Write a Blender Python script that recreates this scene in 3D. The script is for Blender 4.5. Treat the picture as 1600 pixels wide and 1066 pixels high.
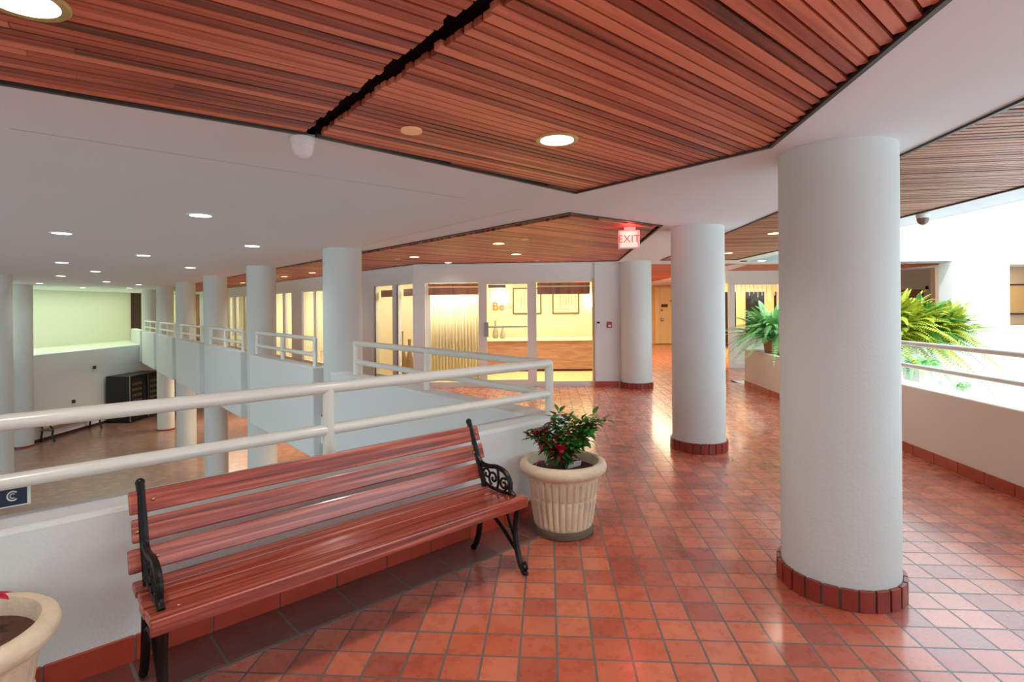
import bpy, bmesh, math, random
from mathutils import Vector, Matrix
random.seed(7)
for o in list(bpy.data.objects): bpy.data.objects.remove(o, do_unlink=True)
scn = bpy.context.scene
COL = scn.collection
PI = math.pi
rad = math.radians

# ------------------------------------------------------------------ camera
EYE = 1.55; FPX = 860.0; CYP = 480.0; ROLL = 0.008
cd = bpy.data.cameras.new('camera'); cam = bpy.data.objects.new('camera', cd); COL.objects.link(cam)
cd.sensor_width = 36.0; cd.sensor_fit = 'HORIZONTAL'; cd.lens = 36.0*FPX/1600.0
cd.shift_y = -(533.0-CYP)/1600.0
cd.clip_start = 0.05; cd.clip_end = 300
r_ = Vector((math.cos(ROLL), 0, -math.sin(ROLL))); u_ = Vector((math.sin(ROLL), 0, math.cos(ROLL))); b_ = Vector((0, -1, 0))
cam.matrix_world = Matrix(((r_.x, u_.x, b_.x, 0), (r_.y, u_.y, b_.y, 0), (r_.z, u_.z, b_.z, EYE), (0, 0, 0, 1)))
scn.camera = cam

# ------------------------------------------------------------------ world, sun, exposure
w = bpy.data.worlds.new('world'); scn.world = w; w.use_nodes = True
bg = w.node_tree.nodes['Background']; bg.inputs[0].default_value = (0.72, 0.90, 1.0, 1); bg.inputs[1].default_value = 2.3
sd = bpy.data.lights.new('sun', 'SUN'); sd.energy = 1.9; sd.angle = rad(1.0); sd.color = (0.98, 0.99, 1.0)
sun = bpy.data.objects.new('sun', sd); COL.objects.link(sun)
sun.rotation_euler = Vector((0.35, 0.62, -1.0)).to_track_quat('-Z', 'Y').to_euler()
scn.view_settings.view_transform = 'Standard'; scn.view_settings.look = 'None'
scn.view_settings.exposure = 0.70; scn.view_settings.gamma = 1.0; scn.view_settings.use_curve_mapping = False
scn.cycles.max_bounces = 10; scn.cycles.diffuse_bounces = 6; scn.cycles.glossy_bounces = 4
scn.cycles.transparent_max_bounces = 12; scn.cycles.sample_clamp_indirect = 6.0

def area(name, loc, sx, sy, power, color, rot=(0, 0, 0)):
    l = bpy.data.lights.new(name, 'AREA'); l.shape = 'RECTANGLE'; l.size = sx; l.size_y = sy; l.energy = power*3.0; l.color = color
    o = bpy.data.objects.new(name, l); COL.objects.link(o); o.location = loc; o.rotation_euler = rot
    return o

# ------------------------------------------------------------------ plan geometry
H = 2.40                      # ceiling
LOW = -2.80                   # lower floor
C0 = Vector((0.29, 4.37))     # corner of the guard rail
V1 = Vector((0.737, 0.676)); N1 = Vector((-0.676, 0.737))    # near balustrade, along / towards the atrium
U = Vector((-0.644, 0.765)); NG = Vector((0.765, 0.644))     # gallery line / towards the gallery
KF = Vector((-1.79, 10.87))   # kink of the glazed front

# ------------------------------------------------------------------ helpers
def link(o, parent=None):
    COL.objects.link(o)
    if parent is not None: o.parent = parent
    return o
class MB:
    def __init__(self): self.bm = bmesh.new(); self.tints = []
    def quad(self, pts):
        vs = [self.bm.verts.new(p) for p in pts]; return self.bm.faces.new(vs)
    def prism(self, poly, z0, z1, tint=None):
        n0 = len(self.bm.faces)
        a = [self.bm.verts.new((p[0], p[1], z0)) for p in poly]; b = [self.bm.verts.new((p[0], p[1], z1)) for p in poly]
        n = len(poly)
        self.bm.faces.new(a[::-1]); self.bm.faces.new(b)
        for i in range(n): self.bm.faces.new((a[i], a[(i+1) % n], b[(i+1) % n], b[i]))
        if tint is not None: self.tints += [tint]*(n+2)
        return self
    def box(self, x0, x1, y0, y1, z0, z1, tint=None):
        return self.prism([(x0, y0), (x1, y0), (x1, y1), (x0, y1)], z0, z1, tint)
    def obox(self, c, ax, ay, az, hx, hy, hz):
        c = Vector(c); vs = []
        for sx in (-1, 1):
            for sy in (-1, 1):
                for sz in (-1, 1): vs.append(self.bm.verts.new(c+ax*hx*sx+ay*hy*sy+az*hz*sz))
        for f in ((0, 1, 3, 2), (4, 6, 7, 5), (0, 4, 5, 1), (2, 3, 7, 6), (0, 2, 6, 4), (1, 5, 7, 3)): self.bm.faces.new([vs[i] for i in f])
        return self
    def lathe(self, prof, seg=48, c=(0, 0), fn=None, cap=True):
        rings = []
        for (r, z) in prof:
            ring = []
            for i in range(seg):
                a = 2*PI*i/seg; rr = r+(fn(a, r, z) if fn else 0)
                ring.append(self.bm.verts.new((c[0]+rr*math.cos(a), c[1]+rr*math.sin(a), z)))
            rings.append(ring)
        for k in range(len(rings)-1):
            for i in range(seg):
                self.bm.faces.new((rings[k][i], rings[k][(i+1) % seg], rings[k+1][(i+1) % seg], rings[k+1][i]))
        if cap:
            self.bm.faces.new(rings[0][::-1]); self.bm.faces.new(rings[-1])
        return self
    def tube(self, pts, r, seg=10, cap=True):
        pts = [Vector(p) for p in pts]; n = len(pts)
        rs = r if isinstance(r, (list, tuple)) else [r]*n
        up = Vector((0, 0, 1)); rings = []
        t0 = (pts[1]-pts[0]).normalized()
        side = t0.cross(up)
        if side.length < 1e-3: side = t0.cross(Vector((0, 1, 0)))
        side.normalize()
        for i in range(n):
            t = (pts[min(i+1, n-1)]-pts[max(i-1, 0)]).normalized()
            side = (side-t*side.dot(t)).normalized(); nn = side.cross(t)
            rings.append([self.bm.verts.new(pts[i]+(side*math.cos(2*PI*k/seg)+nn*math.sin(2*PI*k/seg))*rs[i]) for k in range(seg)])
        for i in range(n-1):
            for k in range(seg):
                self.bm.faces.new((rings[i][k], rings[i][(k+1) % seg], rings[i+1][(k+1) % seg], rings[i+1][k]))
        if cap: self.bm.faces.new(rings[0][::-1]); self.bm.faces.new(rings[-1])
        return self
    def ball(self, c, r, sx=1, sy=1, sz=1, u=12, v=8):
        m = Matrix.Translation(Vector(c)) @ Matrix.Diagonal((sx, sy, sz, 1))
        bmesh.ops.create_uvsphere(self.bm, u_segments=u, v_segments=v, radius=r, matrix=m); return self
    def build(self, name, mat, parent=None, smooth=False, loc=None, rz=None, bevel=0, fixn=True):
        if fixn: bmesh.ops.recalc_face_normals(self.bm, faces=self.bm.faces)
        me = bpy.data.meshes.new(name); self.bm.to_mesh(me); self.bm.free()
        if self.tints and len(self.tints) == len(me.polygons):
            at = me.attributes.new('tint', 'FLOAT', 'FACE'); at.data.foreach_set('value', self.tints)
        if smooth:
            me.polygons.foreach_set('use_smooth', [True]*len(me.polygons))
            try: me.set_sharp_from_angle(angle=rad(40))
            except Exception: pass
        me.materials.append(mat)
        o = bpy.data.objects.new(name, me); link(o, parent)
        if loc is not None: o.location = loc
        if rz is not None: o.rotation_euler = (0, 0, rz)
        if bevel:
            m = o.modifiers.new('bevel', 'BEVEL'); m.width = bevel; m.segments = 2; m.limit_method = 'ANGLE'
        return o
def tag(o, label, cat, group=None):
    o['label'] = label; o['category'] = cat
    if group: o['group'] = group
    return o
def thing(name, label, cat, loc=(0, 0, 0), rz=0, group=None):
    o = bpy.data.objects.new(name, None); o.empty_display_size = 0.1; COL.objects.link(o)
    o.location = loc; o.rotation_euler = (0, 0, rz)
    return tag(o, label, cat, group)
def struct(o): o['kind'] = 'structure'; return o
def dup(root, loc, rz, label=None, group=None, name=None):
    def cp(o, par):
        c = o.copy(); COL.objects.link(c)
        if par is not None: c.parent = par
        return c
    r = cp(root, None); r.location = loc; r.rotation_euler = (0, 0, rz)
    if label: r['label'] = label
    if group: r['group'] = group
    for ch in list(root.children):
        c = cp(ch, r)
        for g in list(ch.children): cp(g, c)
    return r
def smooth_path(P, n=8):
    P = [Vector(p) for p in P]; out = []
    Q = [P[0]*2-P[1]]+P+[P[-1]*2-P[-2]]
    for i in range(1, len(Q)-2):
        p0, p1, p2, p3 = Q[i-1:i+3]
        for k in range(n):
            t = k/n
            out.append(0.5*((2*p1)+(p2-p0)*t+(2*p0-5*p1+4*p2-p3)*t*t+(3*p1-p0-3*p2+p3)*t**3))
    out.append(P[-1]); return out
def text(name, body, mat, loc, size, rot=(PI/2, 0, 0), parent=None, ext=0.002, align='CENTER'):
    c = bpy.data.curves.new(name, 'FONT'); c.body = body; c.size = size; c.extrude = ext; c.align_x = align; c.align_y = 'CENTER'
    tmp = bpy.data.objects.new('tmp', c); COL.objects.link(tmp); bpy.context.view_layer.update()
    me = bpy.data.meshes.new_from_object(tmp.evaluated_get(bpy.context.evaluated_depsgraph_get())); bpy.data.objects.remove(tmp, do_unlink=True)
    me.materials.clear(); me.materials.append(mat); o = bpy.data.objects.new(name, me); link(o, parent); o.location = loc; o.rotation_euler = rot
    return o

# ------------------------------------------------------------------ materials
def s2l(c): return tuple(((v/255)/12.92 if v/255 <= 0.04045 else ((v/255+0.055)/1.055)**2.4) for v in c)
def mat(name, rgb, rough=0.6, metal=0.0, spec=None, bump=0, bscale=60, var=0, vscale=3, coat=0):
    m = bpy.data.materials.new(name); m.use_nodes = True; nt = m.node_tree; b = nt.nodes['Principled BSDF']
    c = s2l(rgb)+(1,)
    b.inputs['Base Color'].default_value = c; b.inputs['Roughness'].default_value = rough; b.inputs['Metallic'].default_value = metal
    if coat: b.inputs['Coat Weight'].default_value = coat; b.inputs['Coat Roughness'].default_value = 0.15
    tc = nt.nodes.new('ShaderNodeTexCoord')
    if var:
        n = nt.nodes.new('ShaderNodeTexNoise'); n.inputs['Scale'].default_value = vscale; n.inputs['Detail'].default_value = 5
        nt.links.new(tc.outputs['Object'], n.inputs['Vector'])
        mx = nt.nodes.new('ShaderNodeMix'); mx.data_type = 'RGBA'
        mx.inputs['A'].default_value = tuple(v*(1-var) for v in c[:3])+(1,); mx.inputs['B'].default_value = tuple(min(1, v*(1+var)) for v in c[:3])+(1,)
        nt.links.new(n.outputs['Fac'], mx.inputs['Factor']); nt.links.new(mx.outputs['Result'], b.inputs['Base Color'])
    if bump:
        n = nt.nodes.new('ShaderNodeTexNoise'); n.inputs['Scale'].default_value = bscale; n.inputs['Detail'].default_value = 3
        nt.links.new(tc.outputs['Object'], n.inputs['Vector'])
        bp = nt.nodes.new('ShaderNodeBump'); bp.inputs['Strength'].default_value = bump; bp.inputs['Distance'].default_value = 0.01
        nt.links.new(n.outputs['Fac'], bp.inputs['Height']); nt.links.new(bp.outputs['Normal'], b.inputs['Normal'])
    return m
def emit(name, rgb, st):
    m = bpy.data.materials.new(name); m.use_nodes = True; nt = m.node_tree; b = nt.nodes['Principled BSDF']
    b.inputs['Base Color'].default_value = s2l(rgb)+(1,); b.inputs['Emission Color'].default_value = s2l(rgb)+(1,); b.inputs['Emission Strength'].default_value = st
    return m
def ramp(nt, fac, stops):
    r = nt.nodes.new('ShaderNodeValToRGB'); e = r.color_ramp.elements
    while len(e) < len(stops): e.new(0.5)
    for k, (p, c) in enumerate(stops): e[k].position = p; e[k].color = s2l(c)+(1,)
    nt.links.new(fac, r.inputs['Fac']); return r.outputs['Color']
def wood(name, dark, mid, light, rough=0.35, sc=(1.2, 30, 30), tint=False, coat=0.0, det=6, spread=0.5, st=(0.25, 0.5, 0.78)):
    m = bpy.data.materials.new(name); m.use_nodes = True; nt = m.node_tree; b = nt.nodes['Principled BSDF']
    tc = nt.nodes.new('ShaderNodeTexCoord'); mp = nt.nodes.new('ShaderNodeMapping'); mp.inputs['Scale'].default_value = sc
    nt.links.new(tc.outputs['Object'], mp.inputs['Vector'])
    n = nt.nodes.new('ShaderNodeTexNoise'); n.inputs['Scale'].default_value = 1.0; n.inputs['Detail'].default_value = det; n.inputs['Distortion'].default_value = 0.6
    nt.links.new(mp.outputs['Vector'], n.inputs['Vector'])
    fac = n.outputs['Fac']
    if tint:
        at = nt.nodes.new('ShaderNodeAttribute'); at.attribute_name = 'tint'
        ma = nt.nodes.new('ShaderNodeMath'); ma.operation = 'MULTIPLY_ADD'; ma.inputs[1].default_value = spread; nt.links.new(at.outputs['Fac'], ma.inputs[0])
        ms = nt.nodes.new('ShaderNodeMath'); ms.operation = 'MULTIPLY'; ms.inputs[1].default_value = 1.0-spread*0.6; nt.links.new(fac, ms.inputs[0])
        nt.links.new(ms.outputs[0], ma.inputs[2]); fac = ma.outputs[0]
    col = ramp(nt, fac, [(st[0], dark), (st[1], mid), (st[2], light)])
    nt.links.new(col, b.inputs['Base Color']); b.inputs['Roughness'].default_value = rough
    bp = nt.nodes.new('ShaderNodeBump'); bp.inputs['Strength'].default_value = 0.15; bp.inputs['Distance'].default_value = 0.003
    nt.links.new(n.outputs['Fac'], bp.inputs['Height']); nt.links.new(bp.outputs['Normal'], b.inputs['Normal'])
    if coat: b.inputs['Coat Weight'].default_value = coat; b.inputs['Coat Roughness'].default_value = 0.12
    return m
def tiles(name, pitch, th, off, mortar, cols, grout, rough=(0.22, 0.45), dirt=0.5, bw=1.0, coat=0.5):
    m = bpy.data.materials.new(name); m.use_nodes = True; nt = m.node_tree; b = nt.nodes['Principled BSDF']; L = nt.links.new
    tc = nt.nodes.new('ShaderNodeTexCoord'); mp = nt.nodes.new('ShaderNodeMapping')
    mp.inputs['Scale'].default_value = (1/pitch, 1/pitch, 1/pitch); mp.inputs['Rotation'].default_value = (0, 0, -th); mp.inputs['Location'].default_value = (off[0]+400, off[1]+400, 0)
    L(tc.outputs['Object'], mp.inputs['Vector'])
    br = nt.nodes.new('ShaderNodeTexBrick'); br.offset = 0.0; br.squash = 1.0
    br.inputs['Scale'].default_value = 1.0; br.inputs['Brick Width'].default_value = bw; br.inputs['Row Height'].default_value = 1.0
    br.inputs['Mortar Size'].default_value = mortar; br.inputs['Mortar Smooth'].default_value = 0.2; br.inputs['Bias'].default_value = 0
    br.inputs['Color1'].default_value = (0, 0, 0, 1); br.inputs['Color2'].default_value = (1, 1, 1, 1); br.inputs['Mortar'].default_value = (0.5, 0.5, 0.5, 1)
    L(mp.outputs['Vector'], br.inputs['Vector'])
    n = nt.nodes.new('ShaderNodeTexNoise'); n.inputs['Scale'].default_value = 9.0; n.inputs['Detail'].default_value = 8; n.inputs['Roughness'].default_value = 0.65; L(tc.outputs['Object'], n.inputs['Vector'])
    n2 = nt.nodes.new('ShaderNodeTexNoise'); n2.inputs['Scale'].default_value = 1.1; n2.inputs['Detail'].default_value = 4; L(tc.outputs['Object'], n2.inputs['Vector'])
    a = nt.nodes.new('ShaderNodeMath'); a.operation = 'MULTIPLY_ADD'; a.inputs[1].default_value = 0.5; L(br.outputs['Color'], a.inputs[0])
    a2 = nt.nodes.new('ShaderNodeMath'); a2.operation = 'MULTIPLY'; a2.inputs[1].default_value = 0.55; L(n.outputs['Fac'], a2.inputs[0]); L(a2.outputs[0], a.inputs[2])
    col = ramp(nt, a.outputs[0], [(0.15, cols[0]), (0.5, cols[1]), (0.85, cols[2])])
    d = ramp(nt, n2.outputs['Fac'], [(0.35, (0, 0, 0)), (0.75, (235, 235, 235))])
    dm = nt.nodes.new('ShaderNodeMath'); dm.operation = 'MULTIPLY'; dm.inputs[1].default_value = dirt; L(d, dm.inputs[0])
    mx0 = nt.nodes.new('ShaderNodeMix'); mx0.data_type = 'RGBA'; L(dm.outputs[0], mx0.inputs['Factor']); L(col, mx0.inputs['A']); mx0.inputs['B'].default_value = s2l(cols[3])+(1,)
    mx = nt.nodes.new('ShaderNodeMix'); mx.data_type = 'RGBA'; L(br.outputs['Fac'], mx.inputs['Factor']); L(mx0.outputs['Result'], mx.inputs['A']); mx.inputs['B'].default_value = s2l(grout)+(1,)
    L(mx.outputs['Result'], b.inputs['Base Color'])
    rm = nt.nodes.new('ShaderNodeMapRange'); rm.inputs['To Min'].default_value = rough[0]; rm.inputs['To Max'].default_value = rough[1]; L(n.outputs['Fac'], rm.inputs['Value'])
    ra = nt.nodes.new('ShaderNodeMath'); ra.operation = 'MULTIPLY_ADD'; ra.inputs[1].default_value = 0.45; L(br.outputs['Fac'], ra.inputs[0]); L(rm.outputs[0], ra.inputs[2])
    L(ra.outputs[0], b.inputs['Roughness']); b.inputs['Coat Weight'].default_value = coat; b.inputs['Coat Roughness'].default_value = 0.14
    iv = nt.nodes.new('ShaderNodeMath'); iv.operation = 'MULTIPLY_ADD'; iv.inputs[1].default_value = -1.0; L(br.outputs['Fac'], iv.inputs[0])
    hs = nt.nodes.new('ShaderNodeMath'); hs.operation = 'MULTIPLY'; hs.inputs[1].default_value = 0.12; L(n.outputs['Fac'], hs.inputs[0]); L(hs.outputs[0], iv.inputs[2])
    bp = nt.nodes.new('ShaderNodeBump'); bp.inputs['Strength'].default_value = 0.5; bp.inputs['Distance'].default_value = 0.004
    L(iv.outputs[0], bp.inputs['Height']); L(bp.outputs['Normal'], b.inputs['Normal'])
    return m
def glass(name, tint=(1, 1, 1), refl=1.0):
    m = bpy.data.materials.new(name); m.use_nodes = True; nt = m.node_tree
    for nn in list(nt.nodes):
        if nn.type != 'OUTPUT_MATERIAL': nt.nodes.remove(nn)
    out = [x for x in nt.nodes if x.type == 'OUTPUT_MATERIAL'][0]
    t = nt.nodes.new('ShaderNodeBsdfTransparent'); t.inputs[0].default_value = tint+(1,)
    g = nt.nodes.new('ShaderNodeBsdfGlossy'); g.inputs['Roughness'].default_value = 0.02
    f = nt.nodes.new('ShaderNodeFresnel'); f.inputs['IOR'].default_value = 1.45
    mx = nt.nodes.new('ShaderNodeMixShader'); gm = nt.nodes.new('ShaderNodeNewGeometry'); iv = nt.nodes.new('ShaderNodeMath'); iv.operation = 'SUBTRACT'; iv.inputs[0].default_value = 1.0; nt.links.new(gm.outputs['Backfacing'], iv.inputs[1])
    mu = nt.nodes.new('ShaderNodeMath'); mu.operation = 'MULTIPLY'; nt.links.new(f.outputs[0], mu.inputs[0]); nt.links.new(iv.outputs[0], mu.inputs[1])
    nt.links.new(mu.outputs[0], mx.inputs[0]); nt.links.new(t.outputs[0], mx.inputs[1]); nt.links.new(g.outputs[0], mx.inputs[2])
    nt.links.new(mx.outputs[0], out.inputs[0]); return m

M = {}
M['white'] = mat('white_stucco', (220, 224, 222), 0.75, bump=0.25, bscale=70)
M['ceil'] = mat('white_ceiling_paint', (226, 235, 240), 0.85, bump=0.12, bscale=120)
M['column'] = mat('column_stucco', (208, 212, 208), 0.7, bump=0.22, bscale=60)
M['cream'] = mat('cream_paint', (232, 222, 188), 0.6)
M['cream_wall'] = mat('cream_stucco', (238, 230, 216), 0.75, bump=0.2, bscale=70)
M['rail'] = mat('white_gloss_paint', (226, 226, 216), 0.32, coat=0.3)
M['black'] = mat('black_iron', (26, 23, 22), 0.35, metal=0.5, bump=0.2, bscale=90)
M['trim'] = mat('dark_metal_edge', (70, 66, 64), 0.4, metal=0.6)
M['void'] = mat('dark_backing', (14, 10, 9), 0.9)
M['grout'] = mat('grey_grout', (118, 108, 100), 0.85, bump=0.2)
M['floor'] = tiles('terracotta_tiles', 0.165, -0.066, (-0.152, -14.74), 0.036,
                   ((142, 62, 48), (202, 94, 64), (228, 128, 88), (160, 112, 102)), (112, 98, 90), (0.2, 0.36), 0.35, 1.0, 0.55)
M['floor_low'] = tiles('lower_terracotta_tiles', 0.165, -0.066, (0, 0), 0.02,
                   ((140, 98, 80), (160, 114, 94), (180, 134, 112), (160, 130, 116)), (140, 118, 106), (0.25, 0.45), 0.3)
M['border'] = mat('dark_border_tile', (120, 66, 58), 0.4, bump=0.25, bscale=25, var=0.35, vscale=6)
M['basetile'] = mat('red_skirting_tile', (176, 66, 44), 0.3, bump=0.2, bscale=30, var=0.25, vscale=9)
M['basedark'] = mat('dark_red_column_tile', (140, 50, 38), 0.3, bump=0.2, bscale=40, var=0.35, vscale=14)
M['slat'] = wood('redwood_slats', (80, 34, 26), (172, 84, 60), (222, 134, 100), 0.42, (1.3, 26, 26), tint=True, spread=0.45)
M['slat_side'] = wood('grey_redwood_slats', (90, 56, 48), (158, 104, 86), (196, 146, 122), 0.45, (1.3, 26, 26), tint=True, spread=0.4)
M['bench'] = wood('varnished_red_oak', (84, 32, 22), (158, 66, 48), (200, 110, 86), 0.3, (1.4, 70, 50), coat=0.45, det=9, st=(0.30, 0.5, 0.68))
M['brownwood'] = wood('brown_wood', (120, 70, 44), (160, 100, 66), (180, 122, 86), 0.5, (10, 10, 1.5))
M['counter'] = wood('counter_wood', (142, 98, 76), (166, 120, 96), (186, 142, 116), 0.45, (3, 3, 30))
M['brass'] = mat('brass_bolt', (196, 150, 96), 0.3, metal=1.0)
M['stone'] = mat('cast_stone', (228, 208, 178), 0.75, bump=0.5, bscale=40, var=0.30, vscale=8)
M['soil'] = mat('potting_soil', (92, 62, 48), 0.95, bump=0.9, bscale=60, var=0.4, vscale=30)
M['leaf'] = mat('rose_leaf', (60, 118, 44), 0.45, var=0.4, vscale=15)
M['leafred'] = mat('young_rose_leaf', (120, 40, 38), 0.45, var=0.3, vscale=15)
M['stem'] = mat('rose_stem', (58, 66, 34), 0.5)
M['petal'] = mat('red_petal', (176, 22, 34), 0.5)
M['magenta'] = mat('magenta_petal', (190, 22, 70), 0.5)
M['cello'] = mat('pale_paper_tag', (214, 216, 220), 0.4)
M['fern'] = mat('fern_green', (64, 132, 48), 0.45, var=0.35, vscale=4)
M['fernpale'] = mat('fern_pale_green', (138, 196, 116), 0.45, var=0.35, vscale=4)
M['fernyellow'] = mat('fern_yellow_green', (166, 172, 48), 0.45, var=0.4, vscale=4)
M['terracotta'] = mat('terracotta_pot', (190, 120, 80), 0.7)
M['joint'] = mat('ceiling_joint', (176, 178, 180), 0.9)
M['plastic'] = mat('white_plastic', (226, 226, 224), 0.35)
M['smoked'] = mat('smoked_dome', (120, 96, 80), 0.15)
M['lamp'] = emit('lamp_white', (255, 250, 238), 9)
M['lampwarm'] = emit('lamp_warm', (255, 222, 160), 7)
M['disc_glow'] = emit('pale_disc_glow', (232, 176, 130), 0.12)  # faint glow added to the unlit ceiling discs, no lamp in them
M['lampring'] = mat('brass_lamp_ring', (190, 172, 110), 0.35, metal=0.3)
M['red'] = emit('exit_red', (255, 40, 40), 2.2)
M['exitface'] = emit('exit_face', (255, 196, 180), 0.55)
M['glass'] = glass('clear_glass')
M['alu'] = mat('white_aluminium', (222, 220, 210), 0.4)
M['curtain'] = mat('cream_curtain', (242, 232, 200), 0.8)
M['beige'] = mat('beige_wall', (214, 196, 168), 0.7)
M['greenish'] = mat('pale_green_paint', (226, 230, 212), 0.8)
M['lowwall'] = mat('grey_white_paint', (226, 232, 234), 0.8, bump=0.2)
M['vend'] = mat('black_vending', (26, 28, 30), 0.4, var=0.5, vscale=40)
M['navy'] = mat('navy_sign', (26, 44, 66), 0.4)
M['silver'] = mat('silver_metal', (170, 170, 168), 0.3, metal=0.9)
M['vase'] = mat('brown_vase', (150, 116, 74), 0.3, var=0.3)
M['paper'] = mat('drawing_paper', (236, 226, 190), 0.7)
M['ink'] = mat('grey_ink', (150, 140, 120), 0.7)
M['frame'] = mat('bronze_frame', (120, 100, 66), 0.4)
M['orange'] = mat('orange_letters', (200, 110, 40), 0.5)
M['redplastic'] = mat('red_plastic', (176, 40, 40), 0.4)
M['yellowdoor'] = mat('yellow_oak', (220, 186, 126), 0.5, var=0.1)
M['darkplaque'] = mat('dark_plaque', (70, 40, 36), 0.5)
M['sunwall'] = mat('white_sunlit_render', (230, 231, 228), 0.8, bump=0.1)
M['wirewood'] = mat('far_bench_wood', (150, 110, 84), 0.5)

# ------------------------------------------------------------------ structure: floors
def flat_with_holes(name, outer, holes, z, m, flip=False):
    bm = bmesh.new(); es = []
    for loop in [outer]+holes:
        vs = [bm.verts.new((p[0], p[1], z)) for p in loop]
        for i in range(len(vs)): es.append(bm.edges.new((vs[i], vs[(i+1) % len(vs)])))
    bmesh.ops.triangle_fill(bm, edges=es, use_beauty=True)
    me = bpy.data.meshes.new(name); bm.to_mesh(me); bm.free(); me.materials.append(m)
    o = bpy.data.objects.new(name, me); COL.objects.link(o); return o
def G(t, off=0.0): p = C0+U*t+NG*off; return (p.x, p.y)
def L1(s, off=0.0): p = C0-V1*s+N1*off; return (p.x, p.y)
def isect(p, d, q, e):
    den = d.x*e.y-d.y*e.x; t = ((q.x-p.x)*e.y-(q.y-p.y)*e.x)/den; return p+d*t
def corner(offn, offg):
    r = isect(C0+N1*offn, V1, C0+NG*offg, U); return (r.x, r.y)
def WX(y, off=0.0): return 4.0+0.075*(y-4.3)+off       # right parapet face

TE = 30.0
fl = MB()
fl.prism([L1(8.5, 0.0), corner(0, 0), G(TE), (-12, 36), (WX(10.6, .05), 36), (WX(10.6, .05), 10.62), (WX(10.6, 1.02), 10.62), (WX(8.3, 1.02), 8.33), (WX(8.3, .05), 8.33), (WX(-3, .05), -3), (-4, -3)], -0.03, 0.0)
fl.prism([(WX(10.6, .05), 11.4), (18, 11.4), (18, 36), (WX(10.6, .05), 36)], -0.03, 0.0)
struct(fl.build('floor', M['floor']))
sl = MB()
sl.prism([L1(8.5, 0.0), corner(0, 0), G(TE), (-12, 36), (WX(10.6, .05), 36), (WX(10.6, .05), 10.62), (WX(10.6, 1.02), 10.62), (WX(8.3, 1.02), 8.33), (WX(8.3, .05), 8.33), (WX(-3, .05), -3), (-4, -3)], -0.42, -0.031)
sl.prism([(WX(10.6, .05), 11.45), (18, 11.45), (18, 36), (WX(10.6, .05), 36)], -0.42, -0.031)
struct(sl.build('ceiling_lower', M['ceil']))
struct(MB().box(-27, 18.2, -3.6, 37, LOW-0.1, LOW).build('floor_lower', M['floor_low']))

# border of big dark tiles along the near balustrade
bo = MB(); nb = 24
for i in range(nb):
    s0 = -0.02+0.3115*i; s1 = s0+0.299
    bo.prism([L1(s0, -0.105), L1(s1, -0.105), L1(s1, -0.405), L1(s0, -0.405)], 0.0, 0.006)
t_ = thing('tile_border', 'strip of big square dark red-brown tiles on the floor under the bench', 'floor border')
bo.build('border_tiles', M['border'], t_, bevel=0.003)
MB().prism([L1(-0.03, -0.1), L1(7.6, -0.1), L1(7.6, -0.418), L1(-0.03, -0.418)], 0.0, 0.004).build('grout', M['grout'], t_)

# ------------------------------------------------------------------ structure: balustrade walls
WT, WB = 0.69, -0.62
w1 = MB(); w1.prism([L1(8.5, -0.09), corner(-0.09, 0.13), G(4.14, 0.13), G(4.14, -0.12), corner(0.15, -0.12), L1(8.5, 0.15)], WB, WT)
struct(w1.build('wall_balcony', M['white'], bevel=0.02))
TC = [4.47+3.95*k for k in range(7)]
for k in range(6):
    a, b = TC[k]+0.33, TC[k+1]-0.33
    struct(MB().prism([G(a, -0.12), G(b, -0.12), G(b, 0.13), G(a, 0.13)], WB, WT).build('wall_gallery', M['white'], bevel=0.015))
# skirting tiles of the near wall, along the corridor side of leg two too
sk = MB()
for i in range(24):
    s0 = -0.04+0.3115*i; sk.prism([L1(s0, -0.09), L1(s0+0.304, -0.09), L1(s0+0.304, -0.105), L1(s0, -0.105)], 0.0, 0.115)
for i in range(13):
    s0 = -0.1+0.3115*i; sk.prism([G(s0, 0.13), G(s0+0.304, 0.13), G(s0+0.304, 0.145), G(s0, 0.145)], 0.0, 0.115)
struct(sk.build('baseboard_balcony', M['basetile'], bevel=0.002))
struct(MB().prism([L1(7.6, -0.088), L1(-0.03, -0.088), L1(-0.03, -0.098), L1(7.6, -0.098)], 0.0, 0.11).build('trim_1', M['grout']))

# right parapet + planter box
def WP(y, off, ): return (WX(y, off), y)
struct(MB().prism([WP(-1.5, 0), WP(8.35, 0), WP(8.35, 0.28), WP(-1.5, 0.28)], -0.6, 0.70).build('wall_right', M['cream_wall'], bevel=0.01))
sk = MB(); y = -1.2
while y < 10.5:
    sk.prism([WP(y, -0.012), WP(min(y+0.303, 10.6), -0.012), WP(min(y+0.303, 10.6), 0.001), WP(y, 0.001)], 0, 0.105); y += 0.3105
struct(sk.build('baseboard_right', M['basetile'], bevel=0.002))
struct(MB().prism([WP(-1.2, -0.006), WP(10.59, -0.006), WP(10.59, 0.0), WP(-1.2, 0.0)], 0, 0.10).build('trim_2', M['grout']))
pl = MB()
pl.prism([WP(8.36, 0), WP(10.6, 0), WP(10.6, 0.1), WP(8.36, 0.1)], 0.0, 0.70)
pl.prism([WP(8.36, 0.9), WP(10.6, 0.9), WP(10.6, 1.0), WP(8.36, 1.0)], 0.0, 0.70)
pl.prism([WP(8.36, 0.1), WP(8.46, 0.1), WP(8.46, 0.9), WP(8.36, 0.9)], 0.0, 0.70)
pl.prism([WP(10.5, 0.1), WP(10.6, 0.1), WP(10.6, 0.9), WP(10.5, 0.9)], 0.0, 0.70)
t_ = thing('planter_box', 'low white built-in planter wall beyond the columns with a fern spilling over', 'planter')
pl.build('box', M['cream_wall'], t_)
MB().prism([WP(8.46, 0.1), WP(10.5, 0.1), WP(10.5, 0.9), WP(8.46, 0.9)], 0.45, 0.56).build('soil', M['soil'], t_)

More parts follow.
